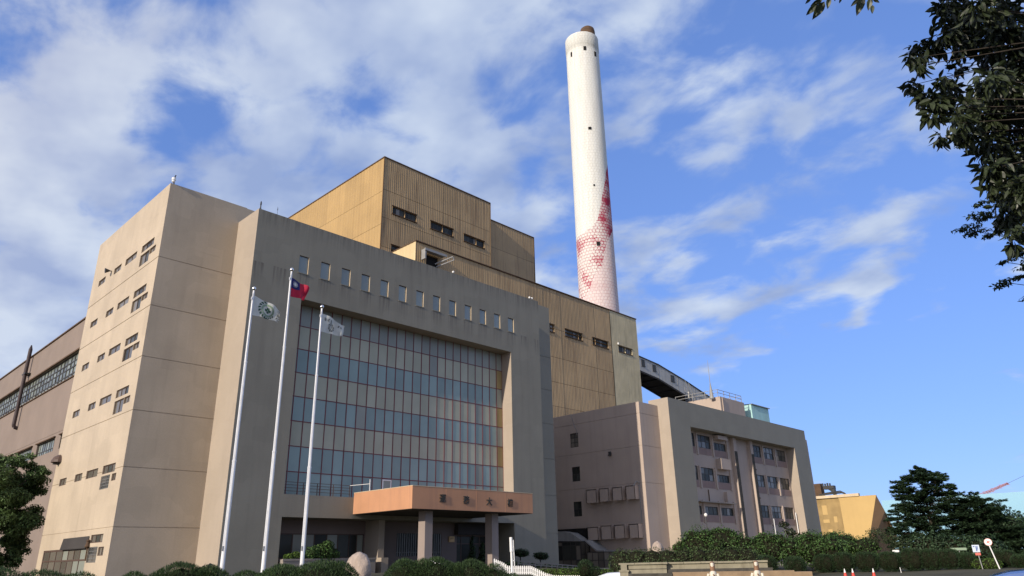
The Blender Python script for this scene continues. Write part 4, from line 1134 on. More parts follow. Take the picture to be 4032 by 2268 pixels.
def annex_extras():
    t = thing('rooftop_cabin', 'small pale teal sheet-metal cabin on the roof of the right building', 'roof cabin', (129, 62, 21.9))
    b = MB()
    prof = [(60.82, 28.05), (64.5, 28.2), (64.5, 21.7), (60.82, 21.7)]
    for x in (125.6, 132.5): b.poly([(x, y, z) for y, z in prof])
    b.wallY(60.82, 125.6, 132.5, 21.7, 28.05)
    b.wall((125.6, 64.5, 21.7), (1, 0, 0), (0, 0, 1), 6.9, 6.5); b.build('wall', M['teal'], t)
    b = MB(); b.poly(((125.4, 60.6, 28.1), (132.7, 60.6, 28.1), (132.7, 64.7, 28.3), (125.4, 64.7, 28.3))); b.box(125.4, 132.7, 60.55, 60.7, 28.0, 28.14); b.build('roof', M['greymetal'], t)
    for x0, z0 in ((126.9, 23.6), (129.9, 23.3)):
        q = MB().box(x0, x0 + 1.3, 60.5, 60.81, z0, z0 + 1.0).build('air_conditioner', M['greymetal'], t)
        MB().box(x0 + .1, x0 + 1.2, 60.485, 60.497, z0 + .12, z0 + .88).build('grille', M['darkmetal'], q)
    t2 = MB().box(124.3, 125.2, 61.2, 62.0, 21.9, 24.4)
    tag(t2.build('vent_unit', M['darkmetal']), 'dark vent unit between the teal cabin and the pinkish penthouse', 'vent')
    b = MB(); x, y = 113.5, 62.0
    b.tube((x, y, 27.6), (x, y, 30.4), .42, .08, n=8); b.tube((x, y, 30.4), (x, y, 34.6), .07, .025, n=6)
    tag(b.build('antenna_mast', M['greymetal']), 'tall thin antenna with a conical foot at the penthouse corner', 'antenna')
    b = MB(); b.box(AX - .3, AX - .02, 61.85, 62.2, 15.35, 15.9); b.tube((AX - .3, 62.1, 15.5), (AX - .5, 62.1, 15.4), .08, n=8)
    tag(b.build('wall_floodlight', M['darkmetal']), 'small dark floodlight on the shaded side wall of the right building', 'floodlight')
    t = thing('lamp_post', 'slim lamp post with a white globe in front of the right building', 'lamp post', (86.53, 50.1, .8))
    MB().tube((86.53, 50.1, .7), (86.53, 50.1, 6.7), .06, .045, n=8).build('post', M['darkmetal'], t)
    MB().lathe(86.53, 50.1, [(6.65, .06), (6.72, .17), (6.87, .22), (7.02, .17), (7.1, .05)], 12).build('globe', M['white'], t)
annex_extras()
# the annex and what stands on it were drawn in a unit 5.8 % over size: set them to metres where they stand
for _o in list(COL.objects):
    if _o.parent is None and (_o is annex or _o.name.split('.')[0] in ('rooftop_cabin', 'vent_unit', 'antenna_mast', 'wall_floodlight')):
        _o.scale = (.942, .942, .942)
        _o.location = (.942 * _o.location.x, .942 * _o.location.y, .116 + .942 * _o.location.z)

# ------------------------------------------------------------------ far buildings on the right
def build_far():
    t = thing('ochre_shed', 'bright ochre shed with a slanting edge and brown gable beyond the right building', 'shed', (187, 67, .6))
    X = 187.0
    b = MB(); b.poly(((X, 67.3, .4), (X, 62.4, 14.65), (X, 71.3, 14.65), (X, 71.3, .4))); b.build('wall', M['shed'], t)
    b = MB(); b.poly(((X + .25, 71.3, .4), (X + .25, 71.3, 14.6), (X + .25, 100, 14.6), (X + .25, 100, .4))); b.box(X - .05, X + .3, 71.15, 71.4, .4, 14.6); b.build('darker_wall', M['sheddark'], t)
    rr = random.Random(3)
    for y, z, w, h in ((75.2, 11.9, 1.2, 2.2), (75.2, 9.3, 1.5, .8), (72.9, 9.6, .8, 1.4), (74.6, 7.0, 1.0, .7)):
        MB().box(X + .19, X + .24, y - w / 2, y + w / 2, z - h / 2, z + h / 2).build('patch', M['shed'], t)
    b = MB(); b.poly(((X, 62.4, 14.65), (X, 67.3, .4), (204, 67.3, .4), (204, 65.9, 3.0), (199.5, 63.5, 5.6), (191.2, 62.5, 11.1))); b.build('gable', M['shedbrown'], t)
    b = MB(); b.poly(((X, 62.35, 14.66), (204, 65.85, 2.9), (204, 100, 2.9), (X, 100, 14.66))); b.build('roof', M['soffit'], t)
    b = MB(); b.box(X - .3, X + .6, 66.3, 100, 14.66, 15.32); b.build('parapet', M['coping'], t)
    b = MB(); b.bar((X + .2, 64.4, 9.3), (191.0, 63.9, 9.5), .18); b.bar((191.0, 63.9, 9.5), (193.5, 63.2, 8.4), .16); b.build('gable_pipe', M['rust'], t)
    q = thing('roof_machinery', 'dark machinery with pipes on the roof edge of the bright ochre shed', 'machinery', (188, 74, 15.3))
    b = MB(); b.box(188, 190, 75.6, 78, 15.3, 18.4); b.build('housing', M['rust'], q)
    b = MB(); b.poly(((188.2, 73.6, 16.6), (188.2, 75.2, 17.6), (188.2, 72.9, 17.6), (188.2, 72.3, 15.4)))
    b.box(188, 189.4, 72.4, 75.0, 16.9, 17.7); b.box(188, 189, 72.3, 72.8, 15.3, 17); b.build('hopper', M['darkmetal'], q)
    for i in range(4): MB().box(188.2, 188.6, 73.2 + .6 * i, 73.5 + .6 * i, 17.7, 18.3 + .1 * (i % 2)).build('valve', M['darkmetal'], q)
    b = MB(); b.path([(187.4, 76, 15.6), (187.4, 70.4, 15.8), (187.4, 69.7, 15.5), (187.4, 69.5, 15.2)], [.2] * 4, 8); b.path([(187.8, 75, 15.9), (187.8, 70.9, 16.2), (187.8, 70.0, 15.7)], [.14] * 3, 8)
    b.build('pipe', M['darkmetal'], q)
    s = thing('teal_warehouse', 'long pale teal warehouse far behind the conifer', 'warehouse', (292, 60, .8))
    b = MB(); b.wallX(292, 8, 96, .4, 19.6); b.wallY(8, 292, 330, .4, 19.6); b.build('wall', M['tealfar'], s)
    b = MB(); b.poly(((292, 8, 19.6), (330, 8, 19.6), (330, 96, 19.6), (292, 96, 19.6))); b.build('roof', M['tealfar'], s)
    c = thing('crane', 'red lattice crane boom with a cable showing above the teal warehouse roof', 'crane', (311, 91, .8))
    A = Vector((311.0, 91.0, 12.0)); B = Vector((314.5, 59.3, 24.1)); d = (B - A)
    b = MB()
    off = [Vector((0, .5, .6)), Vector((0, -.5, -.6)), Vector((.9, 0, 0)), Vector((-.9, 0, 0))]
    for o in off: b.bar(A + o, B + o * .4, .2)
    for k in range(12):
        u, v = k / 12, (k + 1) / 12
        b.bar(A + d * u + off[0], A + d * v + off[1], .14); b.bar(A + d * u + off[2], A + d * v + off[3], .14)
    b.build('boom', M['craneboom'], c)
    MB().bar(B, (315.4, 54.1, 26.3), .10).build('cable', M['darkmetal'], c)
    MB().box(308, 314, 88, 95, .5, 4.5).build('cab', M['craneboom'], c)
    MB().bar((311, 91, 4), tuple(A), 1.2).build('mast', M['craneboom'], c)
build_far()

# ------------------------------------------------------------------ vegetation
RG = np.random.default_rng(11)
def leaf_mesh(name, C, Nn, T, L, Wd, m, parent=None, origin=None, fold=0.18, quads=None):
    """C centres, Nn leaf normals, T leaf directions (n,3); L, Wd sizes (n,) -> one mesh of folded leaves"""
    n = len(C)
    B = np.cross(Nn, T); B /= np.linalg.norm(B, axis=1)[:, None] + 1e-9
    L = L[:, None]; Wd = Wd[:, None]
    v = np.empty((n, 4, 3))
    v[:, 0] = C - T * L * .5
    v[:, 1] = C + B * Wd * .5 - T * L * .05 + Nn * Wd * fold
    v[:, 2] = C + T * L * .5 - Nn * L * .10
    v[:, 3] = C - B * Wd * .5 - T * L * .05 + Nn * Wd * fold
    v = v.reshape(-1, 3)
    extra_v, extra_f = quads if quads else (np.zeros((0, 3)), [])
    org = np.array(wl(parent)) if parent else (np.array(origin) if origin is not None else np.array((v[:, 0].mean(), v[:, 1].mean(), v[:, 2].min())))
    allv = np.vstack([v, extra_v]) - org
    me = bpy.data.meshes.new(name)
    nt = 2 * n
    idx = np.arange(n)[:, None] * 4
    tri = np.concatenate([idx + np.array([[0, 1, 2]]), idx + np.array([[0, 2, 3]])], axis=1).reshape(-1)
    ef = np.array([[i + 4 * n for i in f] for f in extra_f], dtype=np.int64).reshape(-1) if len(extra_f) else np.zeros(0, dtype=np.int64)
    loops = np.concatenate([tri, ef]).astype(np.int32)
    ne = len(ef) // 3
    me.vertices.add(len(allv)); me.vertices.foreach_set('co', allv.astype(np.float32).ravel())
    me.loops.add(len(loops)); me.loops.foreach_set('vertex_index', loops)
    me.polygons.add(nt + ne); me.polygons.foreach_set('loop_start', np.arange(0, 3 * (nt + ne), 3, dtype=np.int32))
    me.materials.append(m)
    if ne:
        me.materials.append(M['crown_shade']); mi = np.zeros(nt + ne, dtype=np.int32); mi[nt:] = 1; me.polygons.foreach_set('material_index', mi)
    me.update(calc_edges=True); me.validate()
    return link(name, me, parent, None if parent else org)

def unit(a): return a / (np.linalg.norm(a, axis=1)[:, None] + 1e-9)

def blob_points(blobs, n, shell=.72, rng=RG, bumpy=1.0):
    """points near the surface of lumpy ellipsoids, with outward normals"""
    bl = np.array(blobs, dtype=float)
    w = (bl[:, 3] * bl[:, 4] + bl[:, 3] * bl[:, 5] + bl[:, 4] * bl[:, 5]); w /= w.sum()
    k = rng.choice(len(bl), size=n, p=w)
    d = unit(rng.normal(size=(n, 3)))
    lump = 1 + bumpy * (.10 * np.sin(d[:, 0] * 7 + k) * np.sin(d[:, 1] * 6 + 2 * k) + .08 * np.sin(d[:, 2] * 9 + 3 * k + d[:, 0] * 5))
    r = (shell + (1.04 - shell) * rng.random(n) ** .55) * lump
    P = bl[k, :3] + d * bl[k, 3:6] * r[:, None]
    nrm = unit(d / bl[k, 3:6])
    return P, nrm, k

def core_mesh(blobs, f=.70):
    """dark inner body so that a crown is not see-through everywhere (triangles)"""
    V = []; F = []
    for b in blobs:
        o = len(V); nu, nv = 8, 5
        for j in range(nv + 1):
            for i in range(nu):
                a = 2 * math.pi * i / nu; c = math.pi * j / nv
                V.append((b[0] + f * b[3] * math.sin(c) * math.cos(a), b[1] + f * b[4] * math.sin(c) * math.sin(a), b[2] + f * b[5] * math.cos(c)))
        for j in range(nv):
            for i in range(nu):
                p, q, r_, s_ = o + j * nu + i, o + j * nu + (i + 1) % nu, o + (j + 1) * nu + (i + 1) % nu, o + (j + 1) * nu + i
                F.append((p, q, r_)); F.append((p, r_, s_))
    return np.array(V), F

def foliage(name, blobs, n, size, m, parent=None, aspect=.5, shell=.72, up=.25, rnd=.7, core=.70, droop=0.0, origin=None, flat=0.0):
    P, nr, k = blob_points(blobs, n, shell)
    N_ = unit(nr + up * np.array([0, 0, 1]) + rnd * RG.normal(size=(n, 3)))
    if flat: N_ = unit(N_ * (1 - flat) + flat * np.array([0, 0, 1]) + .15 * RG.normal(size=(n, 3)))
    T = np.cross(N_, RG.normal(size=(n, 3))); T = unit(T + droop * np.array([0, 0, -1.]) + .5 * nr * (1 if flat else 0))
    N_ = unit(N_ - T * (N_ * T).sum(1)[:, None])
    L = size * (0.65 + .7 * RG.random(n)); W = L * aspect * (.8 + .4 * RG.random(n))
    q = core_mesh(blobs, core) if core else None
    return leaf_mesh(name, P, N_, T, L, W, m, parent, origin, quads=q)

def blades(name, blobs, n, length, width, m, parent=None, core=.82, origin=None, upw=.55):
    """needle-leaved clipped hedge: thin blades standing out of the surface"""
    P, nr, k = blob_points(blobs, n, .90, bumpy=.22)
    T = unit(nr + upw * np.array([0, 0, 1]) + .45 * RG.normal(size=(n, 3)))
    N_ = unit(np.cross(T, RG.normal(size=(n, 3))))
    L = length * (.6 + .8 * RG.random(n)); W = np.full(n, width)
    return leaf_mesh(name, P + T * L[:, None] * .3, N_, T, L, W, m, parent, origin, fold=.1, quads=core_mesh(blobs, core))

def stems(name, segs, m, parent):
    b = MB()
    for p, q, r0, r1 in segs: b.tube(p, q, r0, r1, 7, False)
    return b.build(name, m, parent)

# -- clipped needle hedges along the lawn in front (seen only by their tops)
def front_hedges():
    G = 'clipped needle-leaved hedges along the bottom edge of the lawn'
    H = [('low dark clipped hedge at the far left under the spreading tree', [(4.4, 21.6, 1.15, 1.0, .9, .90), (3.2, 22.3, 1.1, 1.0, .9, .86)], 3600),
         ('low clipped hedge below the glazed porch of the cream wall', [(5.35, 21.25, 1.12, .95, .8, .82), (6.1, 21.0, 1.08, .7, .7, .80)], 3200),
         ('smallest clipped hedge mound below the front corner of the cream wall', [(7.28, 20.7, 1.12, .5, .6, .74)], 1500),
         ('round bright-topped hedge mound left of the first flagpole', [(8.3, 20.35, 1.15, .95, .8, .90), (8.9, 20.05, 1.1, .75, .7, .86)], 5200),
         ('long clipped hedge rising from the second flagpole towards the boulder', [(9.7, 17.5, 1.05, .95, .8, .90), (10.4, 17.0, 1.10, .95, .8, .93), (10.85, 16.85, 1.10, .6, .6, .90)], 7600),
         ('clipped hedge mound between the first and second flagpoles', [(9.8, 19.65, .95, .8, .7, .86), (10.5, 19.3, 1.0, .8, .7, .90)], 4200),
         ('clipped hedge mound just right of the pinkish boulder', [(13.42, 17.5, 1.08, .62, .7, .95), (13.8, 17.2, 1.08, .65, .7, .94)], 4600),
         ('tall clipped hedge mound below the middle canopy column', [(14.1, 16.9, 1.08, .85, .75, .97), (14.5, 16.55, .98, .6, .6, .92)], 4600),
         ('clipped hedge mound left of the white picket fence', [(14.85, 16.25, 1.03, .8, .7, .95), (15.3, 15.85, .92, .6, .6, .94), (15.65, 15.45, .64, .45, .5, .94)], 4800)]
    for lab, bl, n in H:
        c = bl[0]; z = min(ground_z(b[0], b[1]) for b in bl)
        t = thing('hedge', lab, 'hedge', (c[0], c[1], z), G)
        blades('foliage', bl, int(n * 5.5), .07, .014, M['needle'], t, core=.90, upw=.35)
        stems('stem', [((b[0], b[1], ground_z(b[0], b[1]) - .1), (b[0], b[1], b[2] - .1), .05, .04) for b in bl], M['bark'], t)
    t = thing('broadleaf_shrub', 'small dark broad-leaved shrub behind the first flagpole', 'shrub', (9.1, 20.6, .7))
    foliage('foliage', [(9.15, 20.65, 1.45, .42, .4, .55)], 500, .13, M['leafdark'], t, core=.7)
    stems('stem', [((9.15, 20.65, .6), (9.15, 20.65, 1.3), .03, .02)], M['bark'], t)
front_hedges()

def boulder(loc, s, h, lab, seed, name='boulder'):
    b = MB(); rr = random.Random(seed); n, k = 22, 22
    ph = [rr.uniform(0, 6.3) for _ in range(8)]
    for j in range(k + 1):
        v = j / k; z = h * v
        for i in range(n):
            a = 2 * math.pi * i / n
            r = s * float(np.interp(v, [0, .5, .65, .75, .83, .89, .94, .98, 1], [1, 1, .99, .96, .90, .80, .64, .42, .12]))
            r *= 1 + .14 * math.sin(2 * a + ph[0] + 3 * v) + .07 * math.sin(3 * a + ph[1] - 5 * v) + .05 * math.sin(7 * a + ph[2] + 9 * v) + rr.uniform(-.05, .05)
            b.v.append((loc[0] + r * math.cos(a) - .05 * s * v, loc[1] + r * math.sin(a) * .8, loc[2] + z + rr.uniform(-.01, .01)))
    for j in range(k):
        for i in range(n):
            q = (i + 1) % n
            b.f.append((j * n + i, j * n + q, (j + 1) * n + q, (j + 1) * n + i)); b.mi.append(0)
    b.f.append(tuple(k * n + i for i in range(n))); b.mi.append(0)
    o = b.build(name, M['stone'], origin=loc, smooth=True)
    return tag(o, lab, 'boulder')
boulder((12.36, 18.2, .55), .37, 1.73, 'pinkish upright boulder standing among the clipped hedges left of the entrance', 3)
boulder((41.6, 27.8, .5), .42, 2.42, 'small pale boulder peeping over the hedge on the fountain wall', 8)

# -- flagpoles and flags
def flagpoles():
    G = 'white flagpoles in front of the office block'
    spots = [(14.78, 32.0, 14.75, 'left white flagpole, the one with the green cross flag'),
             (16.67, 32.0, 16.28, 'tallest white flagpole, the middle one with the red flag'),
             (18.58, 32.0, 14.70, 'right white flagpole, the one with the white ring emblem flag')]
    for x, y, zt, lab in spots:
        z0 = ground_z(x, y)
        t = thing('flagpole', lab, 'flagpole', (x, y, z0), G)
        h = zt - z0
        b = MB(); b.tube((x, y, z0 - .1), (x, y, z0 + h * .38), .098, .088, 14); b.tube((x, y, z0 + h * .38), (x, y, z0 + h * .72), .078, .066, 14); b.tube((x, y, z0 + h * .72), (x, y, zt - .15), .056, .044, 14)
        b.build('shaft', M['pole'], t)
        for k, r in ((.38, .096), (.72, .076)):
            MB().tube((x, y, z0 + h * k - .05), (x, y, z0 + h * k + .03), r, n=14).build('joint_collar', M['pole'], t)
        MB().lathe(x, y, [(z0 - .05, .22), (z0 + .06, .22), (z0 + .1, .13), (z0 + .4, .115)], 14).build('base_plate', M['greymetal'], t)
        MB().lathe(x, y, [(zt - .17, .03), (zt - .14, .075), (zt - .07, .10), (zt, .085), (zt + .04, .03)], 14).build('finial_ball', M['chrome'], t, smooth=True)
        b = MB(); b.tube((x - .085, y - .05, zt - .55), (x - .11, y - .05, z0 + 1.4), .008, n=5); b.tube((x - .07, y - .05, zt - .55), (x - .02, y - .02, zt - .2), .008, n=5); b.box(x - .11, x - .06, y - .07, y - .03, zt - .66, zt - .52)
        b.build('halyard', M['pole'], t)
        MB().box(x - .12, x - .08, y - .08, y - .02, z0 + 1.3, z0 + 1.5).build('cleat', M['greymetal'], t)
flagpoles()

def flag_surface(x, y, ztop, w, h, seed, rag=0.0, sag=.45, curl=.25):
    """cloth hanging from the pole at x and blown to the right (+X), sagging at the fly"""
    ph = seed * 1.7
    def S(u, v):
        # u along the fly 0..1, v down the hoist 0..1
        du = w * (u - .10 * u * u)
        drop = sag * h * u ** 1.25 * (.75 - .55 * v)
        wave = .055 * u ** .6 * math.sin(7.0 * u + 2.2 * v + ph) + .03 * u * math.sin(13 * u - 3 * v + ph * 2)
        yy = y + .12 * u - wave * 2.2 + curl * u * u * (v - .4)
        z = ztop - v * h * (1 - .16 * u) - drop + .035 * u * math.sin(9 * u + 4 * v + ph)
        return Vector((x + .03 + du * (1 - .04 * v), yy, z))
    return S
def cloth(S, m, parent, u0=0, u1=1, v0=0, v1=1, nu=22, nv=14, off=0.0, rag=0.0, name='cloth'):
    b = MB(); rr = random.Random(5)
    for j in range(nv + 1):
        for i in range(nu + 1):
            u = u0 + (u1 - u0) * i / nu; v = v0 + (v1 - v0) * j / nv
            if rag and i >= nu - 4: u -= rag * rr.random() * (i - nu + 5) / 5
            b.v.append(tuple(S(u, v) + Vector((0, -off, 0))))
    k = nu + 1
    for j in range(nv):
        for i in range(nu):
            if rag and i >= nu - 3 and rr.random() < .35: continue
            b.f.append((j * k + i, j * k + i + 1, (j + 1) * k + i + 1, (j + 1) * k + i)); b.mi.append(0)
    return b.build(name, m, parent, smooth=True)
def print_polys(S, polys, m, parent, name, asp, off=.012):
    """flat print: polygons in cloth units (u in fly lengths, v in fly lengths / asp) laid on both faces"""
    b = MB()
    for pl in polys:
        for s in (1, -1): b.poly([S(u, v) + Vector((0, -off * s, 0)) for u, v in pl])
    return b.build(name, m, parent)
def ring(cu, cv, r0, r1, a0, a1, asp, n=16):
    out = []
    for i in range(n):
        t0, t1 = a0 + (a1 - a0) * i / n, a0 + (a1 - a0) * (i + 1) / n
        P = lambda r, t: (cu + r * math.cos(t), cv + r * asp * math.sin(t))
        out.append((P(r0, t0), P(r1, t0), P(r1, t1), P(r0, t1)))
    return out
def flags():
    # red flag with a blue canton and a white rayed sun
    t = thing('national_flag', 'red flag with blue canton and white sun on the middle flagpole', 'flag', (16.67, 32, 14.3))
    S = flag_surface(16.67, 32.0, 15.78, 1.16, 1.02, 1.0, sag=.42, curl=.30)
    cloth(S, M['flagred'], t)
    cloth(S, M['flagblue'], t, 0, .5, 0, .52, 11, 7, off=.007, name='canton'); cloth(S, M['flagblue'], t, 0, .5, 0, .52, 11, 7, off=-.007, name='canton')
    cu, cv, asp = .25, .25, 1.08
    pol = [[(cu + .075 * math.cos(2 * math.pi * i / 16), cv + .075 * asp * math.sin(2 * math.pi * i / 16)) for i in range(16)]]
    for i in range(12):
        a = 2 * math.pi * i / 12
        P = lambda r, q: (cu + r * math.cos(q), cv + r * asp * math.sin(q))
        pol.append((P(.088, a - .22), P(.17, a), P(.088, a + .22)))
    print_polys(S, pol, M['white'], t, 'sun_emblem', asp, off=.016)
    # white flag with a green cross in a wreath
    t = thing('green_cross_flag', 'tattered white flag with a green cross and wreath on the left flagpole', 'flag', (14.78, 32, 13.2))
    S = flag_surface(14.78, 32.0, 14.35, 1.86, 1.02, 2.0, sag=.72, curl=.2)
    cloth(S, M['flagwhite'], t, rag=.16)
    asp = 1.86 / 1.02; cu, cv = .46, .52
    pl = ring(cu, cv, .145, .205, 0, 6.283, asp, 24)
    print_polys(S, pl, M['inkpale'], t, 'ring_emblem', asp)
    pl = []
    for k in range(8):
        a = 1.9 + k * .36
        P = lambda r, q: (cu + r * math.cos(q), cv + r * asp * math.sin(q))
        pl.append((P(.225, a - .10), P(.30, a - .22), P(.29, a + .02), P(.225, a + .10)))
    for k in range(5):
        a = .55 + k * .32
        pl.append((P(.225, a + .10), P(.285, a + .20), P(.28, a - .02), P(.225, a - .10)))
    c = .036; d = .092
    for q in (((cu - c, cv - d * asp), (cu + c, cv - d * asp), (cu + c, cv + d * asp), (cu - c, cv + d * asp)), ((cu - d, cv - c * asp), (cu - c, cv - c * asp), (cu - c, cv + c * asp), (cu - d, cv + c * asp)), ((cu + c, cv - c * asp), (cu + d, cv - c * asp), (cu + d, cv + c * asp), (cu + c, cv + c * asp))): pl.append(q)
    print_polys(S, pl, M['inkgreen'], t, 'cross_emblem', asp)
    # white flag with a round emblem and a line of characters
    t = thing('ring_emblem_flag', 'white flag with a dark double ring emblem on the right flagpole', 'flag', (18.58, 32, 13.1))
    S = flag_surface(18.58, 32.0, 14.28, 1.60, 1.0, 3.3, sag=.55, curl=.25)
    cloth(S, M['flagwhite'], t)
    asp = 1.6 / 1.0; cu, cv = .44, .60
    pl = ring(cu, cv, .135, .152, 0, 6.283, asp, 24) + ring(cu, cv, .085, .105, 0, 6.283, asp, 20)
    pl.append(((cu - .012, cv - .05 * asp), (cu + .012, cv - .05 * asp), (cu + .012, cv + .05 * asp), (cu - .012, cv + .05 * asp)))
    for k in range(8):
        a = math.pi / 8 + k * math.pi / 4
        P = lambda r, q: (cu + r * math.cos(q), cv + r * asp * math.sin(q)); pl.append((P(.150, a - .12), P(.175, a - .10), P(.175, a + .10), P(.150, a + .12)))
    print_polys(S, pl, M['inkdark'], t, 'ring_emblem', asp)
    rr = random.Random(21); pl = []
    for k, (bu, bv) in enumerate(((.10, .20), (.22, .19), (.34, .19), (.72, .26), (.82, .30))):
        for q in range(3):
            v = bv + q * .055; x0 = bu + rr.uniform(-.01, .02); x1 = x0 + rr.uniform(.05, .08); pl.append(((x0, v), (x1, v - .012), (x1, v + .008), (x0, v + .018)))
        x0 = bu + .035; pl.append(((x0, bv - .03), (x0 + .016, bv - .03), (x0 + .016, bv + .16), (x0, bv + .16)))
    print_polys(S, pl, M['inkdark'], t, 'flag_characters', asp)
flags()

# -- white picket fence and post
def fence():
    def run(pts, lab, n):
        t = thing('picket_fence', lab, 'fence', (pts[0][0], pts[0][1], pts[0][2] - .42))
        L = [0]
        for a, c in zip(pts[:-1], pts[1:]): L.append(L[-1] + math.dist(a[:2], c[:2]))
        def at(s):
            for k in range(len(pts) - 1):
                if s <= L[k + 1] or k == len(pts) - 2:
                    u = (s - L[k]) / (L[k + 1] - L[k]); return [pts[k][i] * (1 - u) + pts[k + 1][i] * u for i in range(3)], (Vector(pts[k + 1]) - Vector(pts[k]))
        me = None
        for i in range(n):
            p, d = at(L[-1] * i / (n - 1)); ang = math.atan2(d.y, d.x)
            if me is None:
                b = MB(); w, h = .031, .42
                out = [(-w, 0), (w, 0), (w, h - .035), (w * .7, h - .012), (0, h), (-w * .7, h - .012), (-w, h - .035)]
                for y in (-.010, .010): b.poly([(x, y, z) for x, z in out])
                for (xa, za), (xb, zb) in zip(out, out[1:] + out[:1]): b.poly(((xa, -.01, za), (xb, -.01, zb), (xb, .01, zb), (xa, .01, za)))
                me = bpy.data.meshes.new('picket'); me.from_pydata(b.v, [], b.f); me.materials.append(M['white'])
            o = link('picket', me, t)
            o.location = Vector((p[0], p[1], p[2] - .42)) - wl(t); o.rotation_euler = (0, 0, ang)
        for dz in (-.12, -.32):
            b = MB()
            for a, c in zip(pts[:-1], pts[1:]):
                s = Vector((a[0], a[1] + .02, a[2] + dz)); e = Vector((c[0], c[1] + .02, c[2] + dz)); b.bar(s, e, .012, .035)
            b.build('rail', M['white'], t)
    run([(27.84, 28.72, 2.06), (28.17, 28.40, 1.87), (28.34, 28.23, 1.70), (29.17, 27.37, 1.68), (29.42, 27.10, 1.50), (29.66, 26.83, 1.33), (29.95, 26.5, 1.20), (30.8, 25.5, 1.17)], 'white picket fence stepping down beside the white post', 46)
    run([(27.93, 34.0, 2.06), (28.28, 33.7, 1.88)], 'short bit of white picket fence showing above the hedge in front of the entrance', 5)
fence()
t = thing('barrier_post', 'tall thin white barrier post standing by the white picket fence', 'post', (21.36, 21.06, .6))
MB().tube((21.38, 21.05, .5), (21.36, 21.07, 2.3), .045, .045, n=10).build('post', M['white'], t)
MB().tube((21.36, 21.07, 2.28), (21.35, 21.08, 2.82), .065, .06, n=10).build('sleeve', M['white'], t)
b = MB().tube((21.42, 21.02, 2.72), (21.45, 21.0, 1.75), .018, n=6); b.tube((21.38, 21.05, 1.95), (21.43, 21.0, 1.95), .02, n=6); b.tube((21.37, 21.06, 2.45), (21.43, 21.0, 2.45), .02, n=6)
b.build('side_rod', M['white'], t)

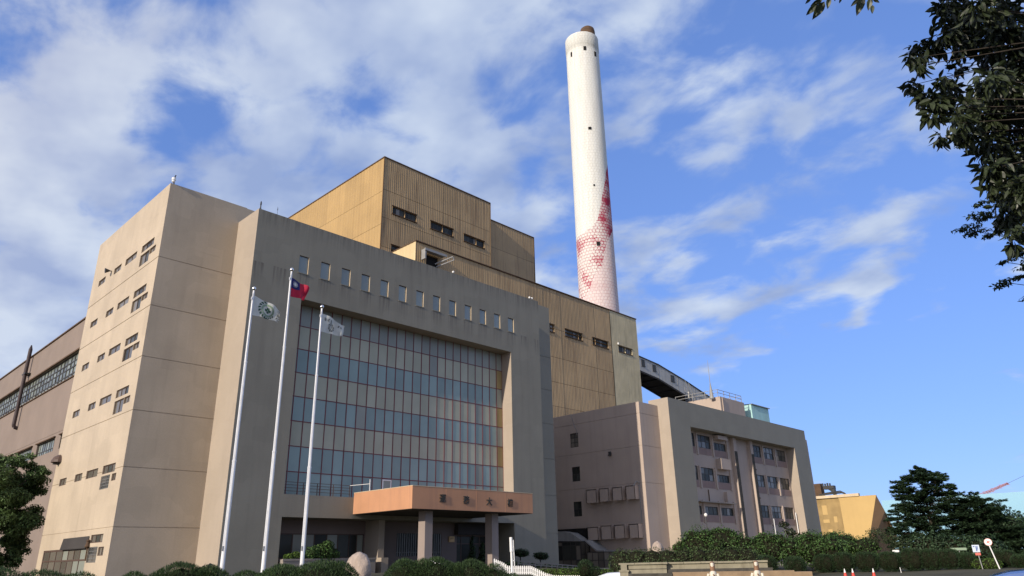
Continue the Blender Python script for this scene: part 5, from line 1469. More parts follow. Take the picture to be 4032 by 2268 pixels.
# -- ramp rail and small planting by the entrance
def entrance_planting():
    t = thing('ramp_railing', 'low dark ramp railing in front of the right part of the office block', 'railing', (52.5, 47, 1.0))
    def zt(x): return 1.86 - (x - 48.4) * .071
    b = MB()
    for dz in (0, -.22): b.bar((48.4, 47, zt(48.4) + dz), (56.6, 47, zt(56.6) + dz), .09, .08)
    b.build('rail', M['conc'], t)
    for i in range(12):
        x = 48.4 + i * .745; MB().box(x - .05, x + .05, 46.95, 47.05, zt(x) - .9, zt(x) + .02).build('post', M['conc'], t)
    t = tag(foliage('ground_cover', [(48 + .8 * i, 47.6 + .2 * (i % 3), 1.35 - .05 * i, .8, .7, .45) for i in range(12)], 2600, .2, M['leafshrub'], core=.8), kind='stuff')
    for x, y, z0, zc, rx, rz, lab in ((51.4, 49.5, .95, 2.58, .84, .34, 'larger flat-topped cloud-pruned tree in front of the grey portal wall'), (54.15, 49.5, .95, 2.28, .78, .34, 'smaller cloud-pruned tree right of the larger one in front of the grey portal wall')):
        t = thing('topiary_tree', lab, 'topiary tree', (x, y, z0))
        foliage('crown', [(x, y, zc, rx, .7, rz), (x + .3, y, zc - .12, rx * .7, .6, rz * .8)], 900, .12, M['needledk'], t, core=.85)
        stems('trunk', [((x, y, z0 - .1), (x - .05, y, zc - .45), .06, .05), ((x - .05, y, zc - .45), (x - .35, y, zc - .1), .045, .03), ((x - .05, y, zc - .45), (x + .35, y + .1, zc - .15), .045, .03)], M['bark'], t)
    for x, z1, r, lab in ((46.2, 4.0, .42, 'tall narrow conifer before the entrance doors'), (47.45, 3.45, .48, 'shorter layered conifer right of the narrow one before the entrance doors')):
        t = thing('small_conifer', lab, 'conifer', (x, 50.5, 1.0))
        bl = []
        k = 7
        for i in range(k):
            u = i / (k - 1); bl.append((x + .1 * math.sin(i * 2.1), 50.5, 1.5 + (z1 - 1.7) * u, r * (1.05 - .72 * u), r * (1.05 - .72 * u), .26))
        foliage('crown', bl, 1100, .16, M['needledk'], t, core=.6, droop=.3)
        stems('trunk', [((x, 50.5, .9), (x, 50.5, z1 - .3), .06, .02)], M['bark'], t)
        MB().lathe(x, 50.5, [(.9, .22), (1.3, .28)], 12).build('pot', M['conc'], t)
    t = thing('planter_bush', 'large dark bush in the planter before the strip window', 'bush', (31.6, 51.8, 2.0))
    foliage('crown', [(31.9, 51.9, 2.75, .85, .6, .7), (30.9, 51.9, 2.75, .55, .5, .5), (32.2, 51.8, 3.25, .45, .45, .42), (32.7, 51.9, 2.6, .6, .5, .5)], 2200, .17, M['leafshrub'], t, core=.7)
    stems('trunk', [((31.8, 51.9, 1.2), (31.9, 51.9, 2.6), .07, .05)], M['bark'], t)
    t = thing('planter_plant', 'small pale leafy plant at the left end of the planter', 'plant', (29.2, 51.9, 2.2))
    foliage('foliage', [(28.95, 51.9, 2.5, .35, .3, .22), (29.55, 51.9, 2.62, .38, .3, .26)], 420, .15, M['leaflight'], t, core=.4)
    stems('stem', [((29.2, 51.9, 2.0), (29.2, 51.9, 2.6), .03, .02)], M['bark'], t)
    t = thing('shrub', 'round dark shrub on the lawn in front of the glazed porches', 'shrub', (46.7, 37.6, .4))
    blades('foliage', [(46.45, 37.8, 1.1, .62, .6, .72), (47.0, 37.3, .75, .55, .5, .55)], 2600, .16, .035, M['needledk'], t)
    stems('stem', [((46.6, 37.6, .2), (46.6, 37.6, 1.0), .05, .04)], M['bark'], t)
    t = thing('low_hedge', 'low bright green clipped hedge behind the white picket fence', 'hedge', (45.2, 39.5, .6))
    foliage('foliage', [(44.1 + .32 * i, 40.65 - .37 * i, .95, .5, .5, .33) for i in range(7)], 3000, .10, M['leaflight'], t, core=.85)
    t = thing('low_hedge', 'low bright green clipped hedge right of the round dark shrub', 'hedge', (47.6, 36.5, .6))
    foliage('foliage', [(47.4 + .3 * i, 36.8 - .36 * i, .85, .45, .45, .33) for i in range(4)], 1600, .10, M['leaflight'], t, core=.85)
entrance_planting()

# -- fountain wall with its two statues
def fountain():
    A = Vector((24.09, 17.88, 0)); a = Vector((.518, -.855, 0)); n = Vector((.855, .518, 0))     # along, away from the road
    t = thing('fountain_wall', 'stained stone fountain wall with a pillar at its left end and a pale coping', 'fountain', A)
    def blk(mb, s0, s1, d0, d1, z0, z1):
        c = A + a * (s0 + s1) / 2 + n * (d0 + d1) / 2; c.z = (z0 + z1) / 2
        return mb.obox(c, a * (s1 - s0) / 2, n * (d1 - d0) / 2, Vector((0, 0, (z1 - z0) / 2)))
    b = MB(); blk(b, -.02, .30, -.12, .5, 0, 1.50); blk(b, .02, .26, -.08, .46, 1.50, 1.72); blk(b, -.05, .33, -.15, .53, 1.47, 1.53); b.build('pillar', M['fstone'], t)
    b = MB(); blk(b, .31, 1.75, .02, .45, 0, 1.70); b.build('left_panel', M['fstone'], t)
    b = MB(); blk(b, .31, 1.76, -.004, .016, 1.55, 1.565); b.build('panel_joint', M['fdark'], t)
    b = MB(); blk(b, .31, 1.95, -.30, -.01, 0, 1.40); b.build('mossy_ledge', M['fdark'], t)
    b = MB(); blk(b, 1.76, 5.45, .30, .6, 0, 1.70); b.build('rear_panel', M['fstone'], t)
    b = MB(); blk(b, 1.76, 5.6, .10, .29, 0, 1.53); b.build('mossy_ledge', M['fdark'], t)
    b = MB(); blk(b, 1.96, 6.3, -.25, .09, 0, 1.43); blk(b, 6.3, 6.9, -.25, .3, 0, 1.38); b.build('brown_plinth', M['fbrown'], t)
    s = -.06
    for i, L in enumerate((.62, .58, .66, .6, .64, .6, .62, .66, .55)):
        b = MB(); blk(b, s + .006, s + L - .006, -.06 if s < 1.75 else .22, .62, 1.72, 1.78 + (i % 3) * .004); b.build('coping_stone', M['fstone'], t); s += L
    h = thing('clipped_hedge', 'broad clipped leafy hedge growing along the top of the fountain wall', 'hedge', (28.7, 18.0, .3))
    bl = [(27.35 + (30.1 - 27.35) * u, 20.2 + (15.7 - 20.2) * u, 1.72, .55, .6, .62) for u in [i / 8 for i in range(9)]]
    foliage('foliage', bl, 9000, .075, M['leafhedge'], h, core=.88, shell=.86, up=.5)
    stems('stem', [((b_[0], b_[1], 0), (b_[0], b_[1], 1.5), .03, .02) for b_ in bl], M['bark'], h)
    for k, (x, y, lean, lab) in enumerate(((23.38, 13.5, .05, 'left fountain statue, a white robed figure with a brown side'), (24.06, 12.25, 0, 'right fountain statue, a white robed figure with brown hair'))):
        q = thing('statue', lab, 'statue', (x, y, .35))
        z = .35
        MB().lathe(x, y, [(0, .28), (.33, .28), (.36, .22)], 14).build('pedestal', M['fstone'], q)
        body = MB(); body.lathe(x, y, [(z, .17), (z + .35, .15), (z + .65, .115), (z + .80, .105), (z + .95, .13), (z + 1.08, .145), (z + 1.14, .10), (z + 1.17, .05), (z + 1.22, .045), (z + 1.25, .065), (z + 1.32, .085), (z + 1.40, .075), (z + 1.44, .03)], 14, sy=.75)
        body.build('robed_body', M['statuewhite'], q, smooth=True)
        ar = MB()
        for sgn in (-1, 1):
            ar.path([(x + a.x * .15 * sgn, y + a.y * .15 * sgn, z + 1.06), (x + a.x * .20 * sgn - .05, y + a.y * .20 * sgn, z + .85), (x + a.x * .06 * sgn - .14, y + a.y * .06 * sgn - .06, z + .80)], [.045, .038, .03], 8)
        ar.build('arms', M['statuewhite'], q)
        hr = MB(); hr.lathe(x + .02, y + .012, [(z + 1.02, .10), (z + 1.2, .10), (z + 1.33, .10), (z + 1.42, .085), (z + 1.455, .03)], 12, sy=.8); hr.build('hair', M['statuebrown'], q, smooth=True)
        sh = MB(); sh.bar((x - .13, y - .08, z + 1.05), (x + .10, y - .13, z + .68), .04, .012); sh.build('sash', M['statuebrown'], q)
fountain()

# -- cones, signs, sticks
def street_bits():
    first = None
    for x, y, lab in ((53.12, 20.68, 'red and white traffic cone, leftmost of the three before the box bushes'), (53.29, 20.22, 'red and white traffic cone, the middle one of the three before the box bushes'), (53.73, 19.03, 'red and white traffic cone standing apart right of the other two')):
        if first is None:
            t = thing('traffic_cone', lab, 'traffic cone', (x, y, .22), 'traffic cones on the forecourt'); z = .22
            MB().box(x - .19, x + .19, y - .19, y + .19, z, z + .04).build('base', M['cone'], t)
            MB().lathe(x, y, [(z + .04, .15), (z + .50, .065)], 16).build('body', M['cone'], t)
            MB().lathe(x, y, [(z + .50, .067), (z + .74, .02), (z + .755, .008)], 16).build('white_tip', M['white'], t)
            first = t
        else:
            c = first.copy(); COL.objects.link(c); c.location = (x, y, .22); c['label'] = lab
            for ch in list(first.children):
                d = ch.copy(); COL.objects.link(d); d.parent = c
    # round sign on a leaning post: white disc, red emblem
    t = thing('round_sign', 'round white sign with a red emblem on a leaning white post', 'sign', (66.45, 14.4, .6))
    p0 = Vector((66.45, 14.42, .5)); p1 = Vector((66.38, 14.78, 2.45)); MB().tube(p0, p1, .045, .04, n=8).build('post', M['white'], t)
    vd = Vector((-.97, -.21, 0)).normalized(); sd = Vector((vd.y, -vd.x, 0)); c = Vector((66.33, 14.76, 2.52)); u3 = Vector((0, 0, 1))
    b = MB(); n = 24
    for off in (0, .03): b.poly([c - vd * off + sd * .265 * math.cos(2 * math.pi * i / n) + u3 * .265 * math.sin(2 * math.pi * i / n) for i in range(n)])
    b.build('disc', M['white'], t)
    b = MB()
    for i in range(n):
        q0, q1 = 2 * math.pi * i / n, 2 * math.pi * (i + 1) / n
        P = lambda r, q: c + vd * .004 + sd * r * math.cos(q) + u3 * r * math.sin(q); b.poly((P(.24, q0), P(.262, q0), P(.262, q1), P(.24, q1)))
    for k in range(4):
        q = math.pi / 4 + k * math.pi / 2 + .2; P = lambda r, q: c + vd * .004 + sd * r * math.cos(q) + u3 * r * math.sin(q)
        b.poly((P(.015, q + 1.57), P(.085, q + .5), P(.165, q), P(.085, q - .5), P(.015, q - 1.57)))
    b.build('red_emblem', M['signred'], t)
    t = thing('notice_sign', 'blue and white notice sign with a red plate below, left of the round sign', 'sign', (66.2, 15.55, .7))
    MB().tube((66.22, 15.5, .6), (66.2, 15.62, 2.3), .035, n=8).build('post', M['greymetal'], t)
    MB().box(66.12, 66.16, 15.38, 15.86, 1.82, 2.34).build('sign_plate', M['signblue'], t)
    b = MB(); b.box(66.10, 66.117, 15.55, 15.62, 1.9, 2.25); b.box(66.10, 66.117, 15.48, 15.52, 2.0, 2.28); b.box(66.10, 66.117, 15.68, 15.80, 2.2, 2.26); b.build('print', M['inkblue'], t)
    MB().box(66.12, 66.16, 15.38, 15.74, 1.60, 1.78).build('red_plate', M['signred'], t)
    t = thing('white_box_sign', 'small white box sign on top of the clipped box bushes', 'sign', (68.6, 22.15, .6))
    MB().box(68.5, 68.66, 21.9, 22.4, 1.94, 2.11).build('sign_plate', M['white'], t); MB().tube((68.6, 22.15, .4), (68.6, 22.15, 1.95), .03, n=8).build('post', M['greymetal'], t)
    t = thing('white_board', 'long pale board half hidden behind the clipped bushes under the conifer', 'sign', (72, 18.4, .6))
    MB().box(72.0, 72.06, 17.7, 18.9, 1.98, 2.18).build('board', M['inkpale'], t); MB().tube((72.1, 18.3, .4), (72.1, 18.3, 2.0), .03, n=8).build('post', M['greymetal'], t)
    o = MB().tube((62.84, 20.19, .1), (62.80, 20.24, .85), .03, .022, n=8).build('marker_stick', M['white'])
    tag(o, 'thin leaning white marker stick before the clipped bushes', 'marker')
street_bits()

# -- the two cars, seen only by their roofs over the bottom edge
def car(name, lab, paint, loc, rot, h=1.45, L=4.4, antenna=False):
    t = thing(name, lab, 'car', loc)
    t.rotation_euler = (0, 0, rot)
    W = .88
    # side profile (x along the length, z up)
    low = [(-2.15, .30), (-2.2, .62), (-2.1, .86), (-1.35, .95), (1.45, .95), (2.05, .80), (2.2, .58), (2.15, .28)]
    cab = [(-1.75, .93), (-1.28, h - .14), (-.9, h - .03), (-.2, h), (.35, h - .05), (.62, h - .12), (1.35, .93)]
    b = MB()
    def loft(prof, wl_):
        n = len(prof); rows = []
        for s_, k in ((-1, 1.0), (-.82, 1), (.82, 1), (1, 1.0)):
            rows.append([(x * (1 if abs(s_) < .9 else .985), s_ * wl_(z), z - (0 if abs(s_) < .9 else .035 * (z > .9))) for x, z in prof])
        for r0, r1 in zip(rows[:-1], rows[1:]):
            for i in range(n - 1): b.poly((r0[i], r0[i + 1], r1[i + 1], r1[i]))
        b.poly(rows[0]); b.poly(rows[-1][::-1])
    loft(low, lambda z: W)
    loft(cab, lambda z: W - .03 - .20 * max(0, (z - .93)) / (h - .93))
    b.box(-2.15, 2.15, -W + .02, W - .02, .26, .32)
    b.build('body', paint, t, local=True)
    g = MB()
    wv = lambda z: W - .02 - .20 * max(0, (z - .93)) / (h - .93)
    zt, zb = h - .16, .98
    for s_ in (-1, 1):
        for x0, x1, x2, x3 in ((-1.55, -.35, -.40, -1.22), (-.28, 1.10, .50, -.30)):
            g.poly(((x0, s_ * (wv(zb) + .004), zb), (x1, s_ * (wv(zb) + .004), zb), (x2, s_ * (wv(zt) + .004), zt), (x3, s_ * (wv(zt) + .004), zt)))
    g.poly(((1.32, -.7, .97), (1.32, .7, .97), (.66, .58, h - .13), (.66, -.58, h - .13)))
    g.poly(((-1.76, -.7, .97), (-1.76, .7, .97), (-1.31, .58, h - .16), (-1.31, -.58, h - .16)))
    g.build('window_glass', M['gdark'], t, local=True)
    for x in (-1.35, 1.35):
        for s_ in (-1, 1):
            w = MB().tube((x, s_ * .70, .31), (x, s_ * .90, .31), .31, n=20).build('wheel', M['tyre'], t, local=True)
            MB().tube((x, s_ * .895, .31), (x, s_ * .91, .31), .20, n=14).build('rim', M['greymetal'], w, local=True)
    for s_ in (-1, 1):
        MB().box(2.06, 2.19, s_ * .62 - .16, s_ * .62 + .16, .60, .74).build('headlight', M['white'], t, local=True)
        MB().box(-2.19, -2.1, s_ * .66 - .14, s_ * .66 + .14, .66, .80).build('tail_light', M['signred'], t, local=True)
        MB().box(.75, .95, s_ * .98 - .09, s_ * .98 + .09, .97, 1.10).build('wing_mirror', paint, t, local=True)
    if antenna:
        MB().tube((-.2, -.30, h - .04), (-.23, -.30, h + .06), .03, .012, n=8).build('antenna', M['darkmetal'], t, local=True)
    return t
car('parked_car', 'blue car, only its glossy roof showing, at the right end of the bottom edge', M['bluecar'], (18.6, 3.55, .02), R(104), h=1.60, antenna=True)
car('parked_car', 'white car of which only the roof shows beside the fountain pillar', M['whitecar'], (26.9, 19.5, .0), R(-57), h=1.42)

# -- dense shrubs in front of the annex
def right_shrubs():
    G = 'dense green shrubs in front of the right building'
    S = [('largest dense green shrub, leftmost of the row in front of the right building', [(62.0, 36.9, 2.6, 1.9, 1.9, 1.9), (62.9, 35.1, 2.7, 1.8, 1.8, 1.75), (61.2, 38.0, 2.0, 1.1, 1.2, 1.5), (63.5, 33.9, 2.5, 1.2, 1.3, 1.6)], 9000),
         ('second dense green shrub from the left, below the drain pipes of the right building', [(64.8, 31.4, 2.4, 1.5, 1.7, 1.5), (65.5, 30.0, 2.2, 1.3, 1.3, 1.2), (64.3, 32.4, 2.1, 1.2, 1.2, 1.4)], 6500),
         ('third dense green shrub, below the right edge of the right building', [(66.6, 28.4, 2.3, 1.5, 1.6, 1.5), (67.0, 27.0, 2.2, 1.4, 1.4, 1.4)], 5500),
         ('rounded green shrub in front of the bright ochre shed', [(73.7, 31.2, 2.5, 1.6, 1.9, 1.5), (74.5, 29.2, 2.45, 1.6, 1.8, 1.5), (75.3, 27.2, 2.2, 1.3, 1.4, 1.3)], 7000)]
    for lab, bl, n in S:
        t = thing('shrub', lab, 'shrub', (bl[0][0], bl[0][1], .6), G)
        # many small lobes give the crown its broken, layered outline
        bl2 = list(bl)
        for b in bl:
            for i in range(9):
                d = RG.normal(size=3); d /= np.linalg.norm(d); d[2] = abs(d[2]) * .9
                bl2.append((b[0] + d[0] * b[3] * .82, b[1] + d[1] * b[4] * .82, b[2] + d[2] * b[5] * .82, b[3] * .34, b[4] * .36, b[5] * .24))
        foliage('foliage', bl2, n, .19, M['leafshrub'], t, core=.78, shell=.7, up=.5, flat=.25)
        stems('stem', [((b[0] + d, b[1], .3), (b[0] + d * 2, b[1] + d, b[2]), .07, .04) for b in bl for d in (-.2, .2)], M['bark'], t)
    t = thing('young_tree', 'sparse grey-green young tree between the ochre shed shrub and the conifer', 'tree', (76.4, 26.0, .6))
    foliage('crown', [(75.7, 26.0, 3.7, .9, .8, .45), (76.2, 25.0, 3.2, .9, .9, .6), (76.4, 24.2, 2.6, .9, .9, .8), (76.0, 26.6, 3.0, .9, .8, .5)], 1500, .18, M['leaffine'], t, core=0, shell=.3)
    stems('trunk', [((76.3, 25.4, .4), (76.1, 25.6, 2.2), .06, .045), ((76.1, 25.6, 2.2), (75.8, 26.2, 3.9), .04, .02), ((76.1, 25.6, 2.2), (76.4, 24.5, 3.4), .04, .02)], M['bark'], t)
    t = thing('young_tree', 'dark broad-leaved sapling at the foot of the right building by the ochre shed', 'tree', (92, 42.2, .6))
    foliage('crown', [(92.0, 42.4, 5.4, .5, .6, .4), (92.2, 41.9, 4.6, .6, .7, .4), (92.0, 41.3, 3.9, .9, .9, .6), (92.4, 40.4, 3.4, .8, .9, .5)], 420, .42, M['leafdark'], t, core=0, shell=.3)
    stems('trunk', [((92.2, 41.6, .4), (92.1, 42.2, 5.4), .06, .02)], M['bark'], t)
right_shrubs()

# -- clipped box bushes, a row of rounded blocks
def box_bushes():
    G = 'clipped rounded box bushes behind the cones'
    B = [(59.1, 29.4, 1.95, .75, 1.0, 'flat clipped bush right behind the end of the fountain wall'),
         (60.1, 27.2, 1.72, .55, .75, 'separate clipped bush between the fountain wall and the box bush row'),
         (63.6, 28.9, 1.78, .6, .8, 'first clipped block of the box bush row, with a white thing at its foot'),
         (64.9, 26.8, 1.90, .7, .85, 'second clipped block of the box bush row, above the left cones'),
         (65.2, 25.3, 2.02, .7, .85, 'third clipped block of the box bush row, above the middle cone'),
         (65.9, 23.7, 2.03, .75, .95, 'fourth clipped block of the box bush row, above the lone cone'),
         (66.3, 22.0, 2.0, .75, .85, 'fifth clipped block of the box bush row, under the small white box sign'),
         (66.9, 20.5, 2.22, .8, .85, 'tall rounded bush of the box row just right of the small white box sign'),
         (67.3, 19.2, 2.15, .75, .75, 'rounded bush of the box row under the middle of the conifer'),
         (67.6, 18.0, 2.12, .8, .8, 'rounded bush of the box row under the right half of the conifer'),
         (68.0, 16.95, 1.80, .7, .7, 'last rounded bush of the box row, left of the notice sign'),
         (72.0, 15.2, 1.95, .8, 1.0, 'bush on a bare stem behind the round sign'),
         (72.6, 12.9, 1.95, .8, 1.1, 'bush at the right edge behind the bare ground'),
         (70.5, 13.8, 1.55, .55, .6, 'small round ball bush right of the leaning sign post')]
    for x, y, zt, rx, ry, lab in B:
        z0 = ground_z(x, y)
        t = thing('box_bush', lab, 'bush', (x, y, z0), G)
        h = (zt - z0) / 2 * .94
        bl = [(x, y, z0 + h * 1.05, rx, ry, h)] + [(x + sx * rx * .38, y + sy * ry * .38, z0 + h * 1.06, rx * .62, ry * .62, h * .97) for sx in (-1, 1) for sy in (-1, 1)]
        blades('foliage', bl, 6000, .13, .028, M['needledk'], t, core=.88, upw=.5)
        stems('stem', [((x - .15, y, z0 - .1), (x - .1, y, z0 + h), .05, .04), ((x + .15, y + .1, z0 - .1), (x + .1, y, z0 + h), .05, .04)], M['bark'], t)
    t = thing('low_hedge', 'small bright green clipped hedge under the red plate of the notice sign', 'hedge', (67.2, 15.4, .5))
    foliage('foliage', [(67.2, 15.9 - .35 * i, .95, .5, .5, .42) for i in range(4)], 1600, .10, M['leaflight'], t, core=.85)
box_bushes()

def conifer(t, x, y, z0, prof, sprays, seed, n=22000, size=.3, base=None):
    """ragged flat boughs inside an envelope: prof = (height, radius) pairs"""
    rng = np.random.default_rng(seed)
    hz = np.array([q[0] for q in prof]); hr = np.array([q[1] for q in prof])
    zmax = hz.max(); seg = [((x, y, z0 - .2), (x, y, zmax - .6), .26, .05)]
    S = []
    w = np.interp(np.linspace(hz.min(), zmax, 60), hz, hr) + .4; w /= w.sum()
    for i in range(sprays):
        z = rng.choice(np.linspace(hz.min(), zmax, 60), p=w) + rng.uniform(-.08, .08)
        a = rng.uniform(0, 2 * math.pi); R0 = float(np.interp(z, hz, hr)) * (1 + .12 * math.sin(3 * a + seed) + .08 * math.sin(7 * a))
        ln = rng.uniform(.9, 1.7) * min(1, .35 + R0 / 3); r1 = R0 * rng.uniform(.72, 1.10) if rng.random() < .72 else R0 * rng.uniform(.3, .7)
        S.append((z, a, max(r1 - ln, .05), r1, rng.uniform(.30, .55), rng.uniform(-.10, .22)))
        if i % 3 == 0:
            c = (x + r1 * .9 * math.cos(a), y + r1 * .9 * math.sin(a), z - .03)
            seg.append(((x, y, z - .35 - .1 * r1), c, .035, .008))
    k = rng.integers(0, len(S), n); s = np.array(S)[k]
    u = rng.random(n); rr_ = s[:, 2] + (s[:, 3] - s[:, 2]) * u; lat = (rng.random(n) - .5) * 2 * s[:, 4] * (1 - .75 * u ** 1.5)
    ca, sa = np.cos(s[:, 1]), np.sin(s[:, 1])
    P_ = np.stack([x + rr_ * ca - lat * sa, y + rr_ * sa + lat * ca, s[:, 0] + s[:, 5] * u + rng.normal(size=n) * .07 - .10 * np.abs(lat)], 1)
    side = np.sign(lat)[:, None]
    T = np.stack([ca, sa, .12 + 0 * ca], 1) + side * np.stack([-sa, ca, 0 * ca], 1) * .55 + .30 * rng.normal(size=(n, 3)); T = unit(T)
    N_ = unit(np.array([0, 0, 1.]) + .45 * rng.normal(size=(n, 3))); N_ = unit(N_ - T * (N_ * T).sum(1)[:, None])
    L = size * (.6 + .7 * rng.random(n))
    inner = [(x, y, (hz[i] + hz[i + 1]) / 2, .50 * min(hr[i], hr[i + 1]) + .1, .50 * min(hr[i], hr[i + 1]) + .1, (hz[i + 1] - hz[i]) * .6) for i in range(len(hz) - 2)]
    leaf_mesh('crown', P_, N_, T, L, L * .28, M['conifer'], t)
    stems('trunk', seg, M['bark'], t)
def right_trees():
    t = thing('layered_conifer', 'large dark layered conifer with ragged flat boughs at the right', 'conifer', (88.7, 24.6, .6))
    conifer(t, 88.7, 24.6, .6, [(1.0, 4.4), (2.5, 4.7), (4.0, 4.8), (5.2, 4.5), (6.2, 3.7), (7.2, 3.3), (8.3, 3.6), (9.1, 3.1), (9.7, 2.2), (10.1, 1.2), (10.35, .6)], 520, 4, n=76000, size=.34)
    t = thing('layered_conifer', 'lower dark conifer merging into the right side of the large layered one', 'conifer', (91.5, 20.6, .6))
    conifer(t, 91.5, 20.6, .6, [(1.0, 3.2), (3.0, 3.4), (4.6, 3.3), (5.6, 2.9), (6.6, 2.3), (7.2, 1.5), (7.5, .7)], 300, 6, n=42000, size=.32)
    def broad(name, lab, x, y, bl, n, size=.3, m='conifer'):
        q = thing(name, lab, 'tree', (x, y, .6))
        foliage('crown', bl, n, size, M[m], q, core=.72, shell=.6, up=.4)
        stems('trunk', [((x, y, .3), (x, y, bl[0][2]), .2, .1)] + [((x, y, 1.4), (b[0], b[1], b[2]), .09, .03) for b in bl[1:4]], M['bark'], q)
    broad('evergreen_tree', 'dark evergreen crown sloping down right of the conifers', 94, 18.6, [(94, 18.9, 4.0, 2.2, 2.1, 2.0), (94, 17.4, 3.2, 2.0, 1.8, 1.8), (93.4, 20.3, 4.8, 1.6, 1.6, 1.4)], 6000)
    broad('evergreen_tree', 'dark evergreen crown at the right edge with a small peak', 96, 15.6, [(96, 15.6, 3.4, 1.6, 1.4, 1.9), (96, 14.6, 3.7, 1.5, 1.1, 2.0), (96, 15.2, 5.3, .5, .4, .6), (96, 13.2, 3.2, 1.5, 1.5, 2.2)], 5000)
    broad('evergreen_tree', 'low dark evergreen filling the gap under the large conifer', 84, 23.8, [(84, 24.0, 2.2, 1.6, 2.4, 1.6), (84, 21.6, 2.0, 1.6, 2.2, 1.5), (84, 19.4, 1.9, 1.5, 2.2, 1.4)], 5500, .28)
right_trees()

# -- spreading tree at the left edge
def left_tree():
    t = thing('spreading_tree', 'spreading green tree at the left edge before the pinkish hall', 'tree', (14.4, 78.2, .9))
    K = 1.29; rr = random.Random(12); bl = []
    top = [(9.6, 9.0, 1.5), (11.2, 9.25, 1.4), (12.6, 9.05, .8), (10.6, 7.9, 1.8), (12.6, 7.7, 1.7), (14.2, 8.55, .55), (13.5, 8.3, .8), (12.4, 6.5, 1.7), (14.0, 7.0, 1.0), (11.0, 6.2, 1.7), (13.6, 5.6, 1.3), (12.2, 4.8, 1.7), (10.4, 4.6, 1.6), (13.3, 4.0, 1.2), (12.0, 3.2, 1.5), (9.0, 6.6, 1.8), (8.6, 8.2, 1.4), (9.4, 3.6, 1.6), (9.3, 2.4, 1.5), (11.0, 2.2, 1.5), (12.5, 2.4, 1.2), (10.0, 1.4, 1.4), (12.0, 1.2, 1.4), (13.2, 3.2, .9), (13.9, 5.2, .9)]
    seg = [((14.4, 78.2, .6), (14.4, 78.2, 3.4), .28, .2), ((14.4, 78.2, 3.4), (14.9, 78.2, 7.8), .18, .09)]
    for x, z, r in top:
        x, z, r = x * K, 2 + (z - 2) * K, r * K
        y = 78.4 + rr.uniform(-1.8, 2.0)
        seg.append(((14.6, 78.2, max(2.8, z - 2.8)), (x, y, z - .1), .07, .02))
        for i in range(9):
            a = rr.uniform(0, 6.28); q = rr.uniform(.1, .95) * r
            bl.append((x + q * math.cos(a), y + q * math.sin(a), z + rr.uniform(-.7, .6), r * .46, r * .50, r * .32))
    foliage('crown', bl, 90000, .26, M['leaftree'], t, aspect=.42, core=.42, shell=.2, flat=.12, rnd=.8, up=.6, droop=.25)
    stems('trunk', seg, M['bark'], t)
left_tree()

